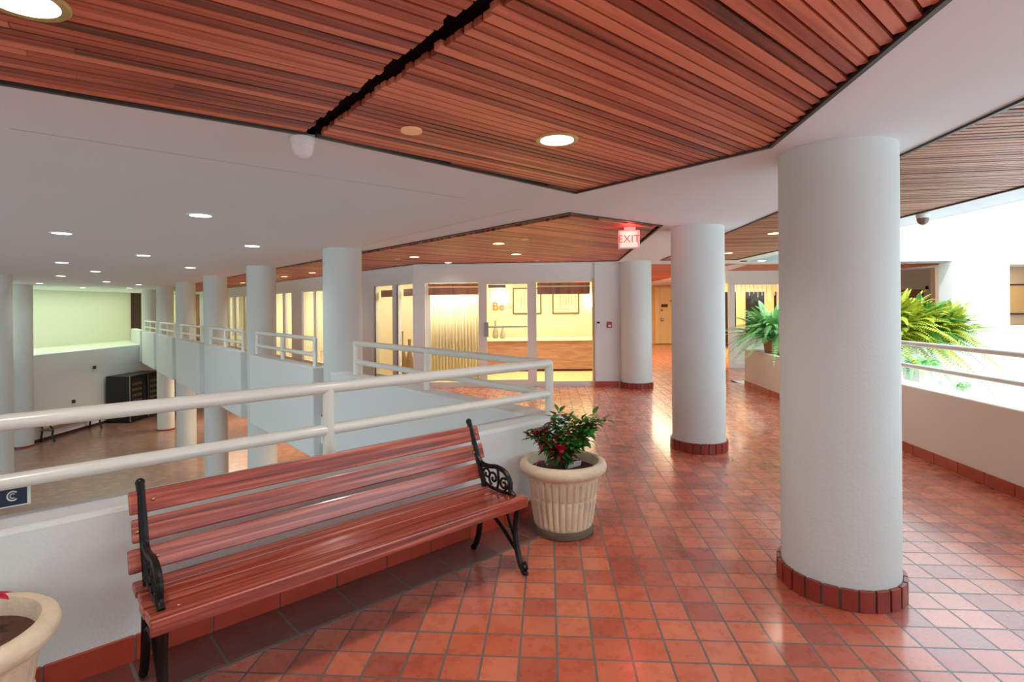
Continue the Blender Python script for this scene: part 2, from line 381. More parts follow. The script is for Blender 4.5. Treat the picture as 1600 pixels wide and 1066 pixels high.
# ------------------------------------------------------------------ ceiling with sunk slat panels
PA = [(-0.99, 2.67), (-1.89, 2.04), (-4.6, 0.14), (-2.1, -1.9), (2.05, -1.05), (0.56, 0.76)]     # left of the dark seam
seam_d = Vector((0.629, -0.777))
e0 = Vector((-0.99, 2.67)); eS = e0+seam_d*4.6
PA = [(-0.99, 2.67), (-1.89, 2.04), (-4.9, -0.07), (-3.4, -1.9), (eS.x-0.7, -1.9), (eS.x, eS.y)]
PB = [(-0.94, 2.70), (0.48, 4.10), (1.39, 2.94), (1.22, 1.54), (0.82, -1.9), (eS.x+0.1, eS.y-0.6), (eS.x+0.06, eS.y+0.02)]
PB = [(-0.955, 2.695), (0.48, 4.10), (1.39, 2.94), (1.22, 1.54), (1.075, 0.14)]
PA = [(-0.99, 2.67), (-1.89, 2.04), (-4.9, -0.07), (-3.6, -1.9), (0.9, -1.2), (1.05, 0.10)]
GA = G(0, 0.57)
P2 = [(0.53, 4.96), (1.59, 5.80), (1.99, 10.25), (-1.88, 10.62), (-1.88-22*0.644, 10.62+22*0.765), G(23.5, 0.60)]
P3 = [(2.06, 1.6), (2.22, 3.15), (2.42, 4.98), (2.52, 6.45), (2.76, 10.2), (4.18, 10.2), (4.14, 8.63), (3.81, 5.41), (3.60, 1.6)]
P5 = [(4.95, 11.5), (5.3, 13.5), (9.4, 13.5), (9.4, 11.5)]
P6 = [(2.85, 11.2), (3.5, 21.8), (5.0, 21.8), (4.6, 11.2)]
outer = [(-19.6, -2.0), (WX(-2, 0.32), -2.0), (WX(10.6, 0.10), 10.75), (7.3, 10.75), (7.3, 11.3), (18, 11.3), (18, 36), (-19.6, 36)]
def rev(p): return list(p)
PAB = [(-0.99, 2.67), (-1.89, 2.04), (-4.9, -0.07), (-3.6, -1.9), (0.9, -1.2), (1.05, 0.10), (1.075, 0.14), (1.22, 1.54), (1.39, 2.94), (0.48, 4.10), (-0.955, 2.695)]
ce = flat_with_holes('ceiling', outer, [PAB, P2, P3, P5, P6], H, M['ceil']); struct(ce)
# solid roof above so no daylight leaks
struct(MB().prism(outer, H+0.25, H+0.35).build('ceiling_upper', M['void']))
struct(MB().prism([(WX(-2, 0.29), -2), (WX(10.6, 0.07), 10.75), (WX(10.6, 0.12), 10.75), (WX(-2, 0.34), -2)], H-0.001, H+0.9).build('trim_3', M['white']))

def slat_panel(poly, ang, pitch, width, label, m, trim=True, z=H, depth=0.024, skip=(), ragged='', clip=None):
    t = thing('slat_ceiling_panel', label, 'ceiling panel', (0, 0, 0))
    ca, sa = math.cos(ang), math.sin(ang)
    loc = [(p[0]*ca+p[1]*sa, -p[0]*sa+p[1]*ca) for p in (clip or poly)]
    ys = [p[1] for p in loc]; y = min(ys)+pitch*0.5
    mb = MB()
    while y < max(ys)-pitch*0.3:
        xs = []
        for yy in (y-width/2+0.001, y+width/2-0.001):
            r = []
            for i in range(len(loc)):
                a, b = loc[i], loc[(i+1) % len(loc)]
                if (a[1]-yy)*(b[1]-yy) < 0: r.append(a[0]+(b[0]-a[0])*(yy-a[1])/(b[1]-a[1]))
            xs.append(sorted(r))
        if len(xs[0]) == len(xs[1]):
            for k in range(0, len(xs[0])-1, 2):
                x0, x1 = max(xs[0][k], xs[1][k])+(random.uniform(0.004, 0.026) if 'left' not in ragged and ragged else random.uniform(0.006, 0.014)), min(xs[0][k+1], xs[1][k+1])-(random.uniform(0.004, 0.026) if ragged == 'left' else random.uniform(0.006, 0.014))
                x = x0
                while x < x1-0.02:      # boards butt-jointed at random lengths
                    xe = min(x1, x+random.uniform(1.6, 4.2))
                    if x1-xe < 0.4: xe = x1
                    dz = random.uniform(-0.0015, 0.0015)
                    mb.box(x, xe-0.002, y-width/2, y+width/2, z+dz, z+depth, tint=random.random())
                    x = xe
        y += pitch
    mb.build('slats', m, t, rz=ang)
    n = len(poly); c = Vector((sum(p[0] for p in poly)/n, sum(p[1] for p in poly)/n))
    MB().prism(poly, z+0.075, z+0.10).build('backing', M['void'], t)
    rv = MB(); tr = MB()
    area2 = sum(poly[i][0]*poly[(i+1) % n][1]-poly[(i+1) % n][0]*poly[i][1] for i in range(n))
    sg = 1 if area2 > 0 else -1
    for i in range(n):
        a, b = Vector(poly[i]), Vector(poly[(i+1) % n]); d = (b-a).normalized(); nn = Vector((-d.y, d.x))*sg
        a2, b2 = a+nn*0.008, b+nn*0.008
        if i not in skip: rv.prism([a, b, b2, a2], z+0.0, z+0.10)
        if trim and i not in skip: a3, b3 = a-nn*0.006, b-nn*0.006; tr.prism([a3, b3, b+nn*0.014, a+nn*0.014], z-0.012, z+0.004)
    rv.build('reveal', M['void'], t)
    if trim: tr.build('edge_trim', M['trim'], t)
    return t
slat_panel(PA, rad(35.5), 0.051, 0.0395, 'dark redwood slat ceiling panel at upper left, left of the dark joint', M['slat'], skip=(5,), ragged='left')
slat_panel(PB, rad(41.0), 0.051, 0.0395, 'redwood slat ceiling panel overhead, right of the dark joint, holding the biggest downlight', M['slat'], skip=(4,), ragged='right')
struct(MB().prism([(-1.0, 2.685), (-0.93, 2.71), (1.07, 0.14), (1.03, 0.07)], H+0.072, H+0.10).build('trim_9', M['void']))
slat_panel(P2, rad(41.0), 0.051, 0.041, 'redwood slat ceiling over the corridor in front of the glazed office', M['slat'], clip=[(0.56, 5.2), (1.56, 5.86)]+P2[2:])
slat_panel(P3, rad(-8.5), 0.0515, 0.036, 'greyish redwood slat ceiling at the right, above the white parapet', M['slat_side'])
slat_panel(P5, rad(-4), 0.051, 0.041, 'small dark brown slat ceiling patch beyond the planter', M['slat'], trim=False)
slat_panel(P6, rad(5), 0.051, 0.041, 'red slat ceiling of the deep passage behind the columns', M['slat'], trim=False)
# plaster joints in the white ceiling
def seam(p, q, name):
    a, b = Vector(p), Vector(q); d = (b-a).normalized(); nn = Vector((-d.y, d.x))*0.003
    struct(MB().prism([a-nn, b-nn, b+nn, a+nn], H-0.001, H+0.001).build(name, M['joint']))
seam((-2.33, 2.56), (-0.35, 4.3), 'trim_4'); seam((-2.0, 7.4), (0.1, 4.75), 'trim_5')

# ------------------------------------------------------------------ columns
def column(x, y, r, z0, label, tiles_=True, cap=H, seg=72):
    t = thing('column', label, 'column', (x, y, z0))
    MB().lathe([(r, 0.0), (r, cap-z0)], seg).build('shaft', M['column'], t, smooth=True)
    if tiles_:
        MB().lathe([(r-.02, 0), (r+0.012, 0), (r+0.012, 0.098), (r-.02, 0.104)], seg).build('grout_ring', M['grout'], t, smooth=True)
        n = 24; mb = MB()
        for i in range(n):
            a0 = 2*PI*(i+0.07)/n; a1 = 2*PI*(i+0.93)/n; pr = []
            for a in (a0, (a0*2+a1)/3, (a0+2*a1)/3, a1): pr.append(((r+0.024)*math.cos(a), (r+0.024)*math.sin(a)))
            for a in (a1, a0): pr.append(((r+0.004)*math.cos(a), (r+0.004)*math.sin(a)))
            mb.prism(pr, 0.001, 0.108)
        mb.build('tile_ring', M['basedark'], t, bevel=0.002)
    else:
        MB().lathe([(r-.02, 0), (r+0.008, 0), (r+0.008, 0.05), (r-.02, 0.052)], seg).build('base_ring', M['basedark'], t, smooth=True)
    return t
def colpos(xl, xr, rr):
    al, ar = math.atan((xl-800)/FPX), math.atan((xr-800)/FPX); d = rr/math.sin((ar-al)/2); m = (al+ar)/2
    return d*math.sin(m), d*math.cos(m)
column(1.81, 3.066, 0.291, 0, 'largest white round column with red tile base in the right foreground')
column(2.028, 6.007, 0.278, 0, 'second white round column in the middle distance, beyond the foreground one')
column(2.38, 10.55, 0.287, 0, 'white half-round column against the wall beside the glazed office front')
lab = ['white round column nearest on the gallery, left of the glazed office', 'second white round column along the gallery, left of the nearest',
       'third white round column along the gallery rail', 'fourth white round column along the gallery rail', 'fifth white gallery column, its foot lit yellow on the lower floor',
       'sixth white gallery column, close to the far corner', 'farthest white gallery column in the corner of the atrium']
for k in range(6):
    p = G(TC[k], 0.20); column(p[0], p[1], 0.27, LOW if k < 5 else -0.03, lab[k], tiles_=False, seg=48)
column(-11.86, 12.65, 0.29, LOW, 'white round column cut by the left edge of the photo', tiles_=False, seg=48)
column(-15.75, 17.65, 0.30, LOW, 'white round column at the left wall behind the far bench', tiles_=False, seg=48)

# ------------------------------------------------------------------ guard rails
RR = 0.034
def rail_run(name, label, runs, posts, group=None, zt=1.10, zm=0.86, zp=WT, rr=RR):
    """runs: list of polylines (x,y); posts: list of (x,y)"""
    t = thing(name, label, 'guard rail', (0, 0, 0), 0, group)
    for r in runs:
        MB().tube([(p[0], p[1], zt) for p in r], rr, 14).build('top_rail', M['rail'], t, smooth=True)
        MB().tube([(p[0], p[1], zm) for p in r], rr*0.92, 14).build('middle_rail', M['rail'], t, smooth=True)
    for p in posts:
        MB().tube([(p[0], p[1], zp-0.01), (p[0], p[1], zt)], rr, 14).build('post', M['rail'], t, smooth=True)
        MB().ball((p[0], p[1], zt), rr*1.0, u=14, v=8).build('post_cap', M['rail'], t, smooth=True)
    return t
rail_run('guard_rail', 'nearest white tubular guard rail, behind the bench and bent round the wall corner', [[L1(7.5), L1(0)], [G(0.0), G(3.6)]], [L1(0), L1(1.82), L1(4.0), L1(5.8), L1(7.5), G(1.85), G(3.6)])
rl = ['white guard rail bay between the first and second gallery columns', 'white guard rail bay between the second and third gallery columns',
      'white guard rail bay between the third and fourth gallery columns', 'white guard rail bay between the fourth and fifth gallery columns', 'farthest white guard rail bay on the gallery']
for k in range(5):
    a, b = TC[k]+0.55, TC[k+1]-0.42
    rail_run('guard_rail', rl[k], [[G(a), G(b)]], [G(a), G((a+b)/2), G(b)])
rail_run('guard_rail', 'white tubular guard rail on the right parapet against the bright courtyard',
         [[WP(6.35, 0.15), WP(-1.2, 0.15)]], [WP(6.25, 0.15), WP(4.3, 0.15), WP(2.3, 0.15), WP(0.3, 0.15)], zt=1.125, zm=0.885, zp=0.70, rr=0.026)

# ------------------------------------------------------------------ front office: facade
YF = 10.70
wf = MB()
wf.box(-1.92, 1.60, YF, YF+0.14, 2.06, H)
wf.box(1.60, 2.62, YF-0.05, YF+0.3, 0, H)
wf.box(-1.93, -1.73, YF, YF+0.14, 0, 2.06)
struct(wf.build('wall_front', M['white']))
struct(MB().box(1.60, 2.05, YF-0.064, YF-0.05, 0, 0.10).build('baseboard_front', M['basetile']))
def window(n, x0, x1, z0, z1, y, extra=None):
    o = MB(); f = 0.035
    o.box(x0, x1, y-.03, y+.04, z0, z0+0.10); o.box(x0, x1, y-.03, y+.04, z1-0.03, z1)
    o.box(x0, x0+f, y-.03, y+.04, z0+0.1, z1-0.03); o.box(x1-f, x1, y-.03, y+.04, z0+0.1, z1-0.03)
    fr = struct(o.build('window_%d' % n, M['alu']))
    MB().box(x0+f, x1-f, y, y+0.008, z0+0.10, z1-0.03).build('glass_pane', M['glass'], fr)
    return fr
window(1, -1.73, -0.62, 0.0, 2.06, YF+0.04)
window(2, 0.44, 1.60, 0.0, 2.06, YF+0.04)
dd = MB(); x0, x1 = -0.62, 0.44
dd.box(x0, x0+0.13, YF, YF+0.07, 0, 2.06); dd.box(x1-0.14, x1, YF, YF+0.07, 0, 2.06)
dd.box(x0+0.13, x1-0.14, YF, YF+0.07, 0, 0.14); dd.box(x0+0.13, x1-0.14, YF, YF+0.07, 2.0, 2.06)
dr = struct(dd.build('door_1', M['alu']))
MB().box(x0+0.13, x1-0.14, YF+0.03, YF+0.038, 0.14, 2.0).build('glass_pane', M['glass'], dr)
MB().tube([(x0+0.14, YF-0.05, 1.17), (x1-0.15, YF-0.05, 1.17)], 0.014, 8).build('push_bar', M['silver'], dr)
MB().box(x0+0.08, x0+0.16, YF-0.04, YF, 0.98, 1.26).build('door_handle', M['silver'], dr)
MB().box(x0+0.16, x0+0.5, YF+0.04, YF+0.08, 1.93, 1.99).build('door_closer', M['silver'], dr)
struct(MB().box(1.555, 1.60, YF-0.02, YF-0.001, 0, 2.10).build('trim_6', M['yellowdoor']))

# office interior
struct(MB().prism([(-1.7, 10.84), (2.5, 10.84), (2.5, 14.6), (-3.2, 14.6), (-3.2, 12.3)], 0.0, 0.006).build('floor_office', mat('office_floor_yellow_light', (222, 194, 140), 0.35)))  # yellow reflection on the reddish tiles put into this sheet's colour
struct(MB().box(-3.2, 2.62, 14.6, 14.75, 0, H).build('wall_office', M['cream']))
struct(MB().box(2.5, 2.62, YF+0.3, 14.6, 0, H).build('wall_office_side', M['cream']))
t_ = thing('reception_desk', 'light brown wooden reception desk with cream top inside the glazed office', 'desk', (0, 0, 0))
MB().box(-0.75, 2.36, 13.15, 13.75, 0.06, 0.74).build('front_panel', M['counter'], t_)
MB().box(-0.78, 2.38, 13.1, 13.8, 0.74, 0.78).build('desktop', M['cream'], t_)
MB().box(-0.72, 2.38, 13.2, 13.7, 0.0, 0.06).build('plinth', M['darkplaque'], t_)
def picture(x0, x1, z0, z1, y, label, lines=5, m='paper', group=None, fm='frame'):
    t = thing('framed_picture', label, 'picture', (0, 0, 0), 0, group)
    f = 0.035; mb = MB()
    mb.box(x0, x1, y-0.03, y, z0, z0+f); mb.box(x0, x1, y-0.03, y, z1-f, z1); mb.box(x0, x0+f, y-0.03, y, z0+f, z1-f); mb.box(x1-f, x1, y-0.03, y, z0+f, z1-f)
    mb.build('frame', M[fm], t); MB().box(x0+f, x1-f, y-0.012, y, z0+f, z1-f).build('sheet', M[m], t)
    if lines < 4: return t
    ik = MB()
    for i in range(lines):
        xx = x0+(x1-x0)*(0.3+0.42*i/max(1, lines-1)); ik.box(xx-0.006, xx+0.006, y-0.016, y-0.012, z0+(z1-z0)*(0.28+0.04*(i % 2)), z0+(z1-z0)*random.uniform(0.55, 0.85))
    ik.build('drawing', M['ink'], t); return t
picture(0.02, 0.78, 1.36, 2.06, 14.59, 'framed line drawing on the office wall, left of two, beside the bright lamp')
picture(1.07, 1.78, 1.36, 2.06, 14.59, 'framed line drawing on the office wall, right of two')
def sconce(x, z, label, sx, sz):
    t = thing('wall_lamp', label, 'lamp', (x, 14.6, z))
    MB().box(-0.05, 0.05, -0.03, 0, -0.06, 0.06).build('back_plate', M['silver'], t)
    MB().ball((0, -0.11, 0), 1.0, sx, 0.09, sz, 20, 12).build('lamp_shade', emit('sconce_glow', (255, 248, 220), 8), t, smooth=True)
sconce(-0.32, 1.82, 'round glowing wall lamp above the Be lettering in the office', 0.12, 0.15)
sconce(2.12, 1.74, 'glowing wall lamp at the right end of the office wall', 0.09, 0.2)
t_ = thing('wall_lettering', 'orange Be lettering with thin lines on the office back wall', 'lettering')
text('letters', 'Be', M['orange'], (-0.36, 14.585, 1.57), 0.31, parent=t_, ext=0.008)
lb = MB()
for i in range(3): lb.box(-0.12, 0.0+0.02*(i % 2), 14.585, 14.592, 1.52+0.05*i, 1.528+0.05*i)
lb.build('small_text_lines', M['ink'], t_)
def vase(x, y, z, h, r, label, m='vase'):
    prof = [(r*0.7, 0), (r, h*0.12), (r*1.0, h*0.35), (r*0.55, h*0.6), (r*0.3, h*0.75), (r*0.34, h*0.97), (r*0.42, h)]
    o = MB().lathe(prof, 24).build('tall_vase', M[m], smooth=True, loc=(x, y, z)); return tag(o, label, 'vase')
vase(-0.41, 13.5, 0.78, 0.44, 0.07, 'taller pale vase on the reception desk', 'ink')
vase(-0.23, 13.42, 0.78, 0.30, 0.07, 'shorter pale vase on the reception desk', 'ink')
o = MB().lathe([(0.08, 0), (0.22, 0.07), (0.21, 0.07), (0.07, 0.01)], 24).build('shallow_bowl', M['glass'], smooth=True, loc=(1.75, 13.4, 0.78)); tag(o, 'shallow clear bowl at the right end of the reception desk', 'bowl')
# valances and curtain
def valance(x0, x1, y, label):
    t = thing('wood_valance', label, 'valance'); MB().box(x0, x1, y, y+0.03, 1.80, 1.94).build('lower_board', M['brownwood'], t); MB().box(x0, x1, y, y+0.03, 1.97, 2.03).build('upper_board', M['brownwood'], t)
    MB().box(x0, x1, y+0.04, y+0.05, 1.93, 1.98).build('light_strip', M['curtain'], t)
valance(-1.70, -0.66, YF+0.16, 'red-brown slatted valance behind the office window left of the door')
valance(0.5, 1.54, YF+0.16, 'red-brown slatted valance behind the office window right of the door')
cu = MB(); N = 120
pts = [(-1.75+1.15*i/N, 11.55+0.03*math.sin(i*0.9)+0.012*math.sin(i*2.3)) for i in range(N+1)]
for i in range(N):
    (xa, ya), (xb, yb) = pts[i], pts[i+1]
    cu.quad([(xa, ya, 0.02), (xb, yb, 0.02), (xb, yb, 2.2), (xa, ya, 2.2)])
o = cu.build('curtain', M['curtain'], smooth=True); sm = o.modifiers.new('thick', 'SOLIDIFY'); sm.thickness = 0.004
tag(o, 'cream full-height curtain hanging behind the large office window', 'curtain')
t_ = thing('exit_sign', 'small red glowing box standing in for the exit reflection in the office window right of the door', 'sign', (1.36, 10.95, 2.0))  # added glowing box, imitates the red exit reflection in the glass
MB().box(-0.09, 0.09, 0, 0.03, -0.045, 0.045).build('sign_box', M['red'], t_); text('letters', 'EXIT', M['plastic'], (0, -0.003, 0), 0.07, parent=t_, ext=0.001)
# keypad and fire pull
t_ = thing('keypad', 'small white keypad with dark screen on the wall right of the office', 'keypad', (1.665, YF-0.05, 1.19))
MB().box(-0.028, 0.028, -0.025, 0, -0.07, 0.07).build('body', M['plastic'], t_, bevel=0.004); MB().box(-0.024, 0.024, -0.028, -0.025, 0.03, 0.065).build('screen', M['void'], t_)
t_ = thing('fire_alarm_pull', 'small red fire alarm pull station on the wall beside the keypad', 'alarm', (1.88, YF-0.05, 1.19))
MB().box(-0.045, 0.045, -0.035, 0, -0.06, 0.06).build('body', M['redplastic'], t_, bevel=0.004); MB().box(-0.025, 0.025, -0.042, -0.035, -0.035, 0.0).build('handle', M['plastic'], t_)

# ------------------------------------------------------------------ gallery glazed wall (oblique)
def F(s, off=0.0, K=KF): p = K+U*s+NG*off; return (p.x, p.y)
wins = [(0.32, 1.06), (1.20, 2.10), (4.55, 5.7), (5.78, 6.7), (7.6, 8.3), (8.42, 9.6), (12.0, 12.9), (13.0, 14.2), (14.3, 15.2), (18.0, 19.2), (22.3, 23.6)]
fw = MB(); cur = -0.1
for (a, b) in wins+[(26.0, 26.0)]:
    fw.prism([F(cur), F(a), F(a, 0.14), F(cur, 0.14)], 0, 2.07); cur = b
fw.prism([F(-0.1), F(26), F(26, 0.14), F(-0.1, 0.14)], 2.07, H)
struct(fw.build('wall_gallery_shops', M['white']))
for i, (a, b) in enumerate(wins):
    o = MB(); f = 0.03
    for (p, q) in ((a, a+f), (b-f, b)): o.prism([F(p, .03), F(q, .03), F(q, .10), F(p, .10)], 0, 2.07)
    o.prism([F(a+f, .03), F(b-f, .03), F(b-f, .10), F(a+f, .10)], 0, 0.08); o.prism([F(a+f, .03), F(b-f, .03), F(b-f, .10), F(a+f, .10)], 2.04, 2.07)
    fr = struct(o.build('window_%d' % (i+3), M['alu']))
    MB().prism([F(a+f, .06), F(b-f, .06), F(b-f, .068), F(a+f, .068)], 0.08, 2.04).build('glass_pane', M['glass'], fr)
    if i < 2:
        MB().prism([F(b-f-.02, .02), F(b-f, .02), F(b-f, .03), F(b-f-.02, .03)], 0, 2.04).build('dark_gasket', M['void'], fr)
        v = thing('wood_valance', ['brown valance strip at the top of the angled office window nearest the corner', 'brown valance strip at the top of the second angled office window'][i], 'valance')
        MB().prism([F(a+.04, .17), F(b-.04, .17), F(b-.04, .20), F(a+.04, .20)], 1.80, 1.95).build('board', M['brownwood'], v)
# room behind, in pale paint
struct(MB().prism([F(2.6, 2.4), F(26, 2.4), F(26, 2.55), F(2.6, 2.55)], 0, H).build('wall_shops_back', M['greenish']))
struct(MB().prism([F(2.55, 0.14), F(2.65, 0.14), F(2.65, 4.0), F(2.55, 4.0)], 0, H).build('wall_shops_side', M['cream']))
struct(MB().prism([F(0.2, 1.6), F(2.5, 1.6), F(2.5, 1.66), F(0.2, 1.66)], 0, H).build('wall_beige_screen', M['beige']))
for s in (10.5, 17): struct(MB().prism([F(s, .14), F(s+.1, .14), F(s+.1, 2.4), F(s, 2.4)], 0, H).build('wall_shops_divider', M['greenish']))
p = F(1.72, 0.50); vase(p[0], p[1], 0, 1.02, 0.12, 'tall brown floor vase behind the angled office window, left one')
p = F(1.22, 0.42); vase(p[0], p[1], 0, 0.86, 0.10, 'shorter brown floor vase behind the angled office window, right one')
struct(MB().prism([F(20.9, -.02), F(21.7, -.02), F(21.7, 0.0), F(20.9, 0.0)], 0, 2.3).build('door_3', M['brownwood']))

# ------------------------------------------------------------------ atrium: left and far walls, lower level
struct(MB().box(-16.1, -15.75, -8, 27.5, LOW, 0.08).build('wall_left', M['lowwall']))
struct(MB().box(-19.6, -16.1, -8, 36, -0.10, 0.079).build('floor_left', M['greenish']))
struct(MB().box(-19.6, -18.9, -8, 36, 0.08, H+0.2).build('wall_left_upper', M['greenish']))
struct(MB().box(-19.0, -8, 31.5, 31.7, 0.0, H).build('wall_far', M['greenish']))
struct(MB().box(-18.9, -18.8, 27.3, 27.9, 0.08, H).build('trim_7', M['darkplaque']))
p0, p1 = G(-3, 4.6), G(27, 4.6)
struct(MB().prism([G(-4, 4.6), G(27, 4.6), G(27, 4.8), G(-4, 4.8)], LOW, -0.42).build('wall_lower_back', M['brownwood']))
struct(MB().box(-16.1, -6, 27.5, 27.7, LOW, 0).build('wall_lower_far', M['lowwall']))
struct(MB().box(-15.75, -15.735, 8, 27.4, LOW, LOW+0.09).build('baseboard_left', M['darkplaque']))
def vending(x, y, w_, label, big=True):
    t = thing('vending_machine', label, 'vending machine', (x, y, LOW))
    MB().box(-0.92, 0, 0, w_, 0.04, 1.80).build('cabinet', M['vend'], t, bevel=0.02)
    MB().box(-0.9, -0.02, 0.02, w_-0.02, 0, 0.04).build('base', M['void'], t)
    MB().box(0.0, 0.02, 0.08, w_*0.72, 0.35, 1.66).build('glass_door', mat('vending_glass', (40, 52, 50), 0.1), t)
    pr = MB()
    for r in range(5):
        for c in range(5): pr.box(0.021, 0.028, 0.12+c*w_*0.12, 0.12+c*w_*0.12+0.05, 0.55+r*0.22, 0.64+r*0.22)
    so_ = pr.build('snack_rows', mat('snack_packs', (120, 110, 70), 0.5, var=0.8, vscale=12), t); so_['kind'] = 'stuff'
    MB().box(0.0, 0.03, w_*0.76, w_*0.95, 0.7, 1.3).build('control_panel', M['navy'], t)
    MB().box(-0.01, 0.025, -0.01, 0.03, 0.04, 1.80).build('corner_strip', M['silver'], t)
vending(-14.75, 21.2, 0.95, 'nearer black vending machine on the lower floor with its speckled side showing')
vending(-14.75, 22.25, 0.95, 'farther black vending machine on the lower floor, half behind a column')
for (y, z, lb, ct) in ((19.7, 1.55-(627-485)/860*19.7, 'small dark alarm fitting low on the lower left wall above the far bench', 'fitting'), (20.7, 1.55-(574-485)/860*20.7, 'small dark fitting high on the lower left wall, left of the vending machines', 'fitting')):
    o = MB().box(-15.75, -15.68, y-0.05, y+0.05, z-0.06, z+0.06).build('wall_fitting', M['darkplaque'], bevel=0.01); tag(o, lb, ct)

struct(MB().box(-5.6, 4.3, -3.2, -3.0, LOW, H+0.1).build('wall_daylight_block', M['white']))  # unseen wall added behind the camera to hold back daylight
# ------------------------------------------------------------------ light well / courtyard on the right
YW = 11.2
sw = MB()
sw.box(7.55, 7.86, YW, YW+0.35, LOW, 4.6)
sw.box(7.86, 8.96, YW, YW+0.35, 2.42, 4.6); sw.box(7.86, 8.96, YW, YW+0.35, LOW, 0.55)
sw.box(8.96, 10.13, YW, YW+0.35, LOW, 4.6)
sw.box(10.13, 11.3, YW, YW+0.35, 2.36, 4.6); sw.box(10.13, 11.3, YW, YW+0.35, LOW, 1.08)
sw.box(11.3, 16.5, YW, YW+0.35, LOW, 4.6)
sw.box(4.4, 7.55, YW+.25, YW+0.35, H, 4.6)
struct(sw.build('wall_courtyard', M['sunwall']))
struct(MB().box(16.5, 16.8, -3, YW+0.35, LOW, 4.6).build('wall_courtyard_side', M['sunwall']))
struct(MB().box(4.3, 16.5, -3, YW, LOW, LOW+0.02).build('floor_courtyard', M['sunwall']))
struct(MB().box(4.45, 7.55, 11.0, 11.35, -0.5, 0.0).build('trim_8', M['white']))
# room beyond the opening
struct(MB().box(6.9, 9.4, 14.2, 14.35, 0, H).build('wall_beyond', M['beige']))
db = thing('double_door', 'pale framed double door seen through the courtyard opening above the ferns', 'door', (0, 0, 0))
fr = MB()
for xx in (9.15, 9.85, 10.55): fr.box(xx, xx+0.09, 14.05, 14.14, 0, 2.0)
fr.box(9.15, 10.64, 14.05, 14.14, 1.92, 2.02); fr.build('frame', M['beige'], db)
MB().box(9.24, 9.85, 14.1, 14.12, 0, 1.92).build('panel', M['brownwood'], db); MB().box(9.94, 10.55, 14.1, 14.12, 0, 1.92).build('panel', M['brownwood'], db)
struct(MB().box(8.9, 12.5, 14.14, 14.3, 0, H).build('wall_beyond_doors', M['beige']))
# niche with picture at far right
struct(MB().box(10.0, 12.6, 13.0, 13.15, 0, H).build('wall_niche', M['beige']))
picture(11.35, 12.3, 1.28, 2.0, 12.99, 'dark framed gold picture seen in the wall opening at the right edge', 3, 'yellowdoor', fm='darkplaque')

# ------------------------------------------------------------------ passage behind the columns
struct(MB().box(2.62, 12, 22.4, 22.6, 0, H).build('wall_passage_end', M['yellowdoor']))
struct(MB().box(2.42, 2.6, 11.0, 22.4, 0, H).build('wall_passage_left', M['cream']))
dz = MB(); dz.box(5.80, 6.95, 22.30, 22.38, 0.02, 2.3); d3 = struct(dz.build('door_2', mat('pale_oak_door', (234, 204, 140), 0.5)))
MB().box(5.98, 6.0, 22.27, 22.3, 0.02, 2.3).build('door_edge', M['beige'], d3)
MB().ball((6.06, 22.24, 1.0), 0.07).build('door_handle', M['silver'], d3); MB().ball((6.06, 22.26, 1.38), 0.045).build('lock', M['silver'], d3)
MB().box(6.05, 6.3, 22.27, 22.3, 1.5, 1.62).build('door_plaque', M['darkplaque'], d3); MB().box(6.42, 6.6, 22.27, 22.3, 1.72, 1.78).build('small_plaque', M['darkplaque'], d3)
# glazed lobby right of it
gl = MB()
gl.box(5.28, 9.5, 13.6, 13.7, 2.10, H); gl.box(5.36, 5.5, 13.58, 13.68, 0, 2.10); gl.box(5.5, 9.5, 13.58, 13.68, 0, 0.10)
gl.box(6.95, 7.05, 13.58, 13.68, 0.1, 2.1); gl.box(5.5, 6.95, 13.58, 13.68, 2.06, 2.10)
w9 = struct(gl.build('window_20', M['alu']))
MB().box(5.5, 6.95, 13.62, 13.628, 0.10, 2.06).build('glass_pane', M['glass'], w9)
struct(MB().box(5.5, 6.95, 13.72, 13.76, 0.10, 1.0).build('wall_lobby_low', M['greenish']))
lw = MB(); lw.box(5.7, 10, 16.5, 16.6, 0, H); struct(lw.build('wall_lobby', M['yellowdoor']))
for i, xx in enumerate((6.15, 7.0, 7.85)):
    fr = MB(); fr.box(xx, xx+0.55, 16.46, 16.49, 0.3, 1.95)
    o = struct(fr.build('window_%d' % (21+i), M['void']))
sl_ = MB()
for i in range(14):
    xx = 5.55+i*0.11; sl_.box(xx, xx+0.018, 14.4, 14.41, 1.80+0.05*math.sin(i*2.1), 2.1)
o = sl_.build('hanging_strips', M['plastic']); tag(o, 'row of thin hanging white strips behind the lobby glass', 'decoration')

# ------------------------------------------------------------------ ceiling lights
def downlight(name, label, r, z, lampm, power, color, group=None):
    t = thing(name, label, 'ceiling light', (0, 0, 0), 0, group)
    MB().lathe([(r*0.86, -0.004), (r*1.06, -0.006), (r*1.12, 0.0), (r*1.12, 0.004), (r*0.86, 0.004)], 32, cap=False).build('trim_ring', M['lampring'] if 'warm' in name else M['plastic'], t, smooth=True)
    MB().lathe([(r*0.9, -0.003), (r*0.9, 0.0)], 32).build('lens', lampm, t)
    return t
SPOTS = []
def put(name, label, x, y, r, lampm, power, color, z=H-0.004):
    t = downlight(name, label, r, z, lampm, power, color); t.location = (x, y, z)
    if power:
        l = bpy.data.lights.new('downlight_lamp', 'SPOT'); l.energy = 4.0 if 'fascia' in label else power*1.25; l.color = color; l.spot_size = rad(140); l.spot_blend = 0.8; l.shadow_soft_size = r
        o = bpy.data.objects.new('lamp_light', l); link(o, t); o.location = (0, 0, -0.02)
    return t
WARM = (1, 0.96, 0.86); NEU = (0.78, 0.94, 1.0)
put('warm_downlight', 'large round lit downlight in the slat ceiling at the top left corner of the photo', -1.33, 1.50, 0.098, M['lamp'], 30, WARM)
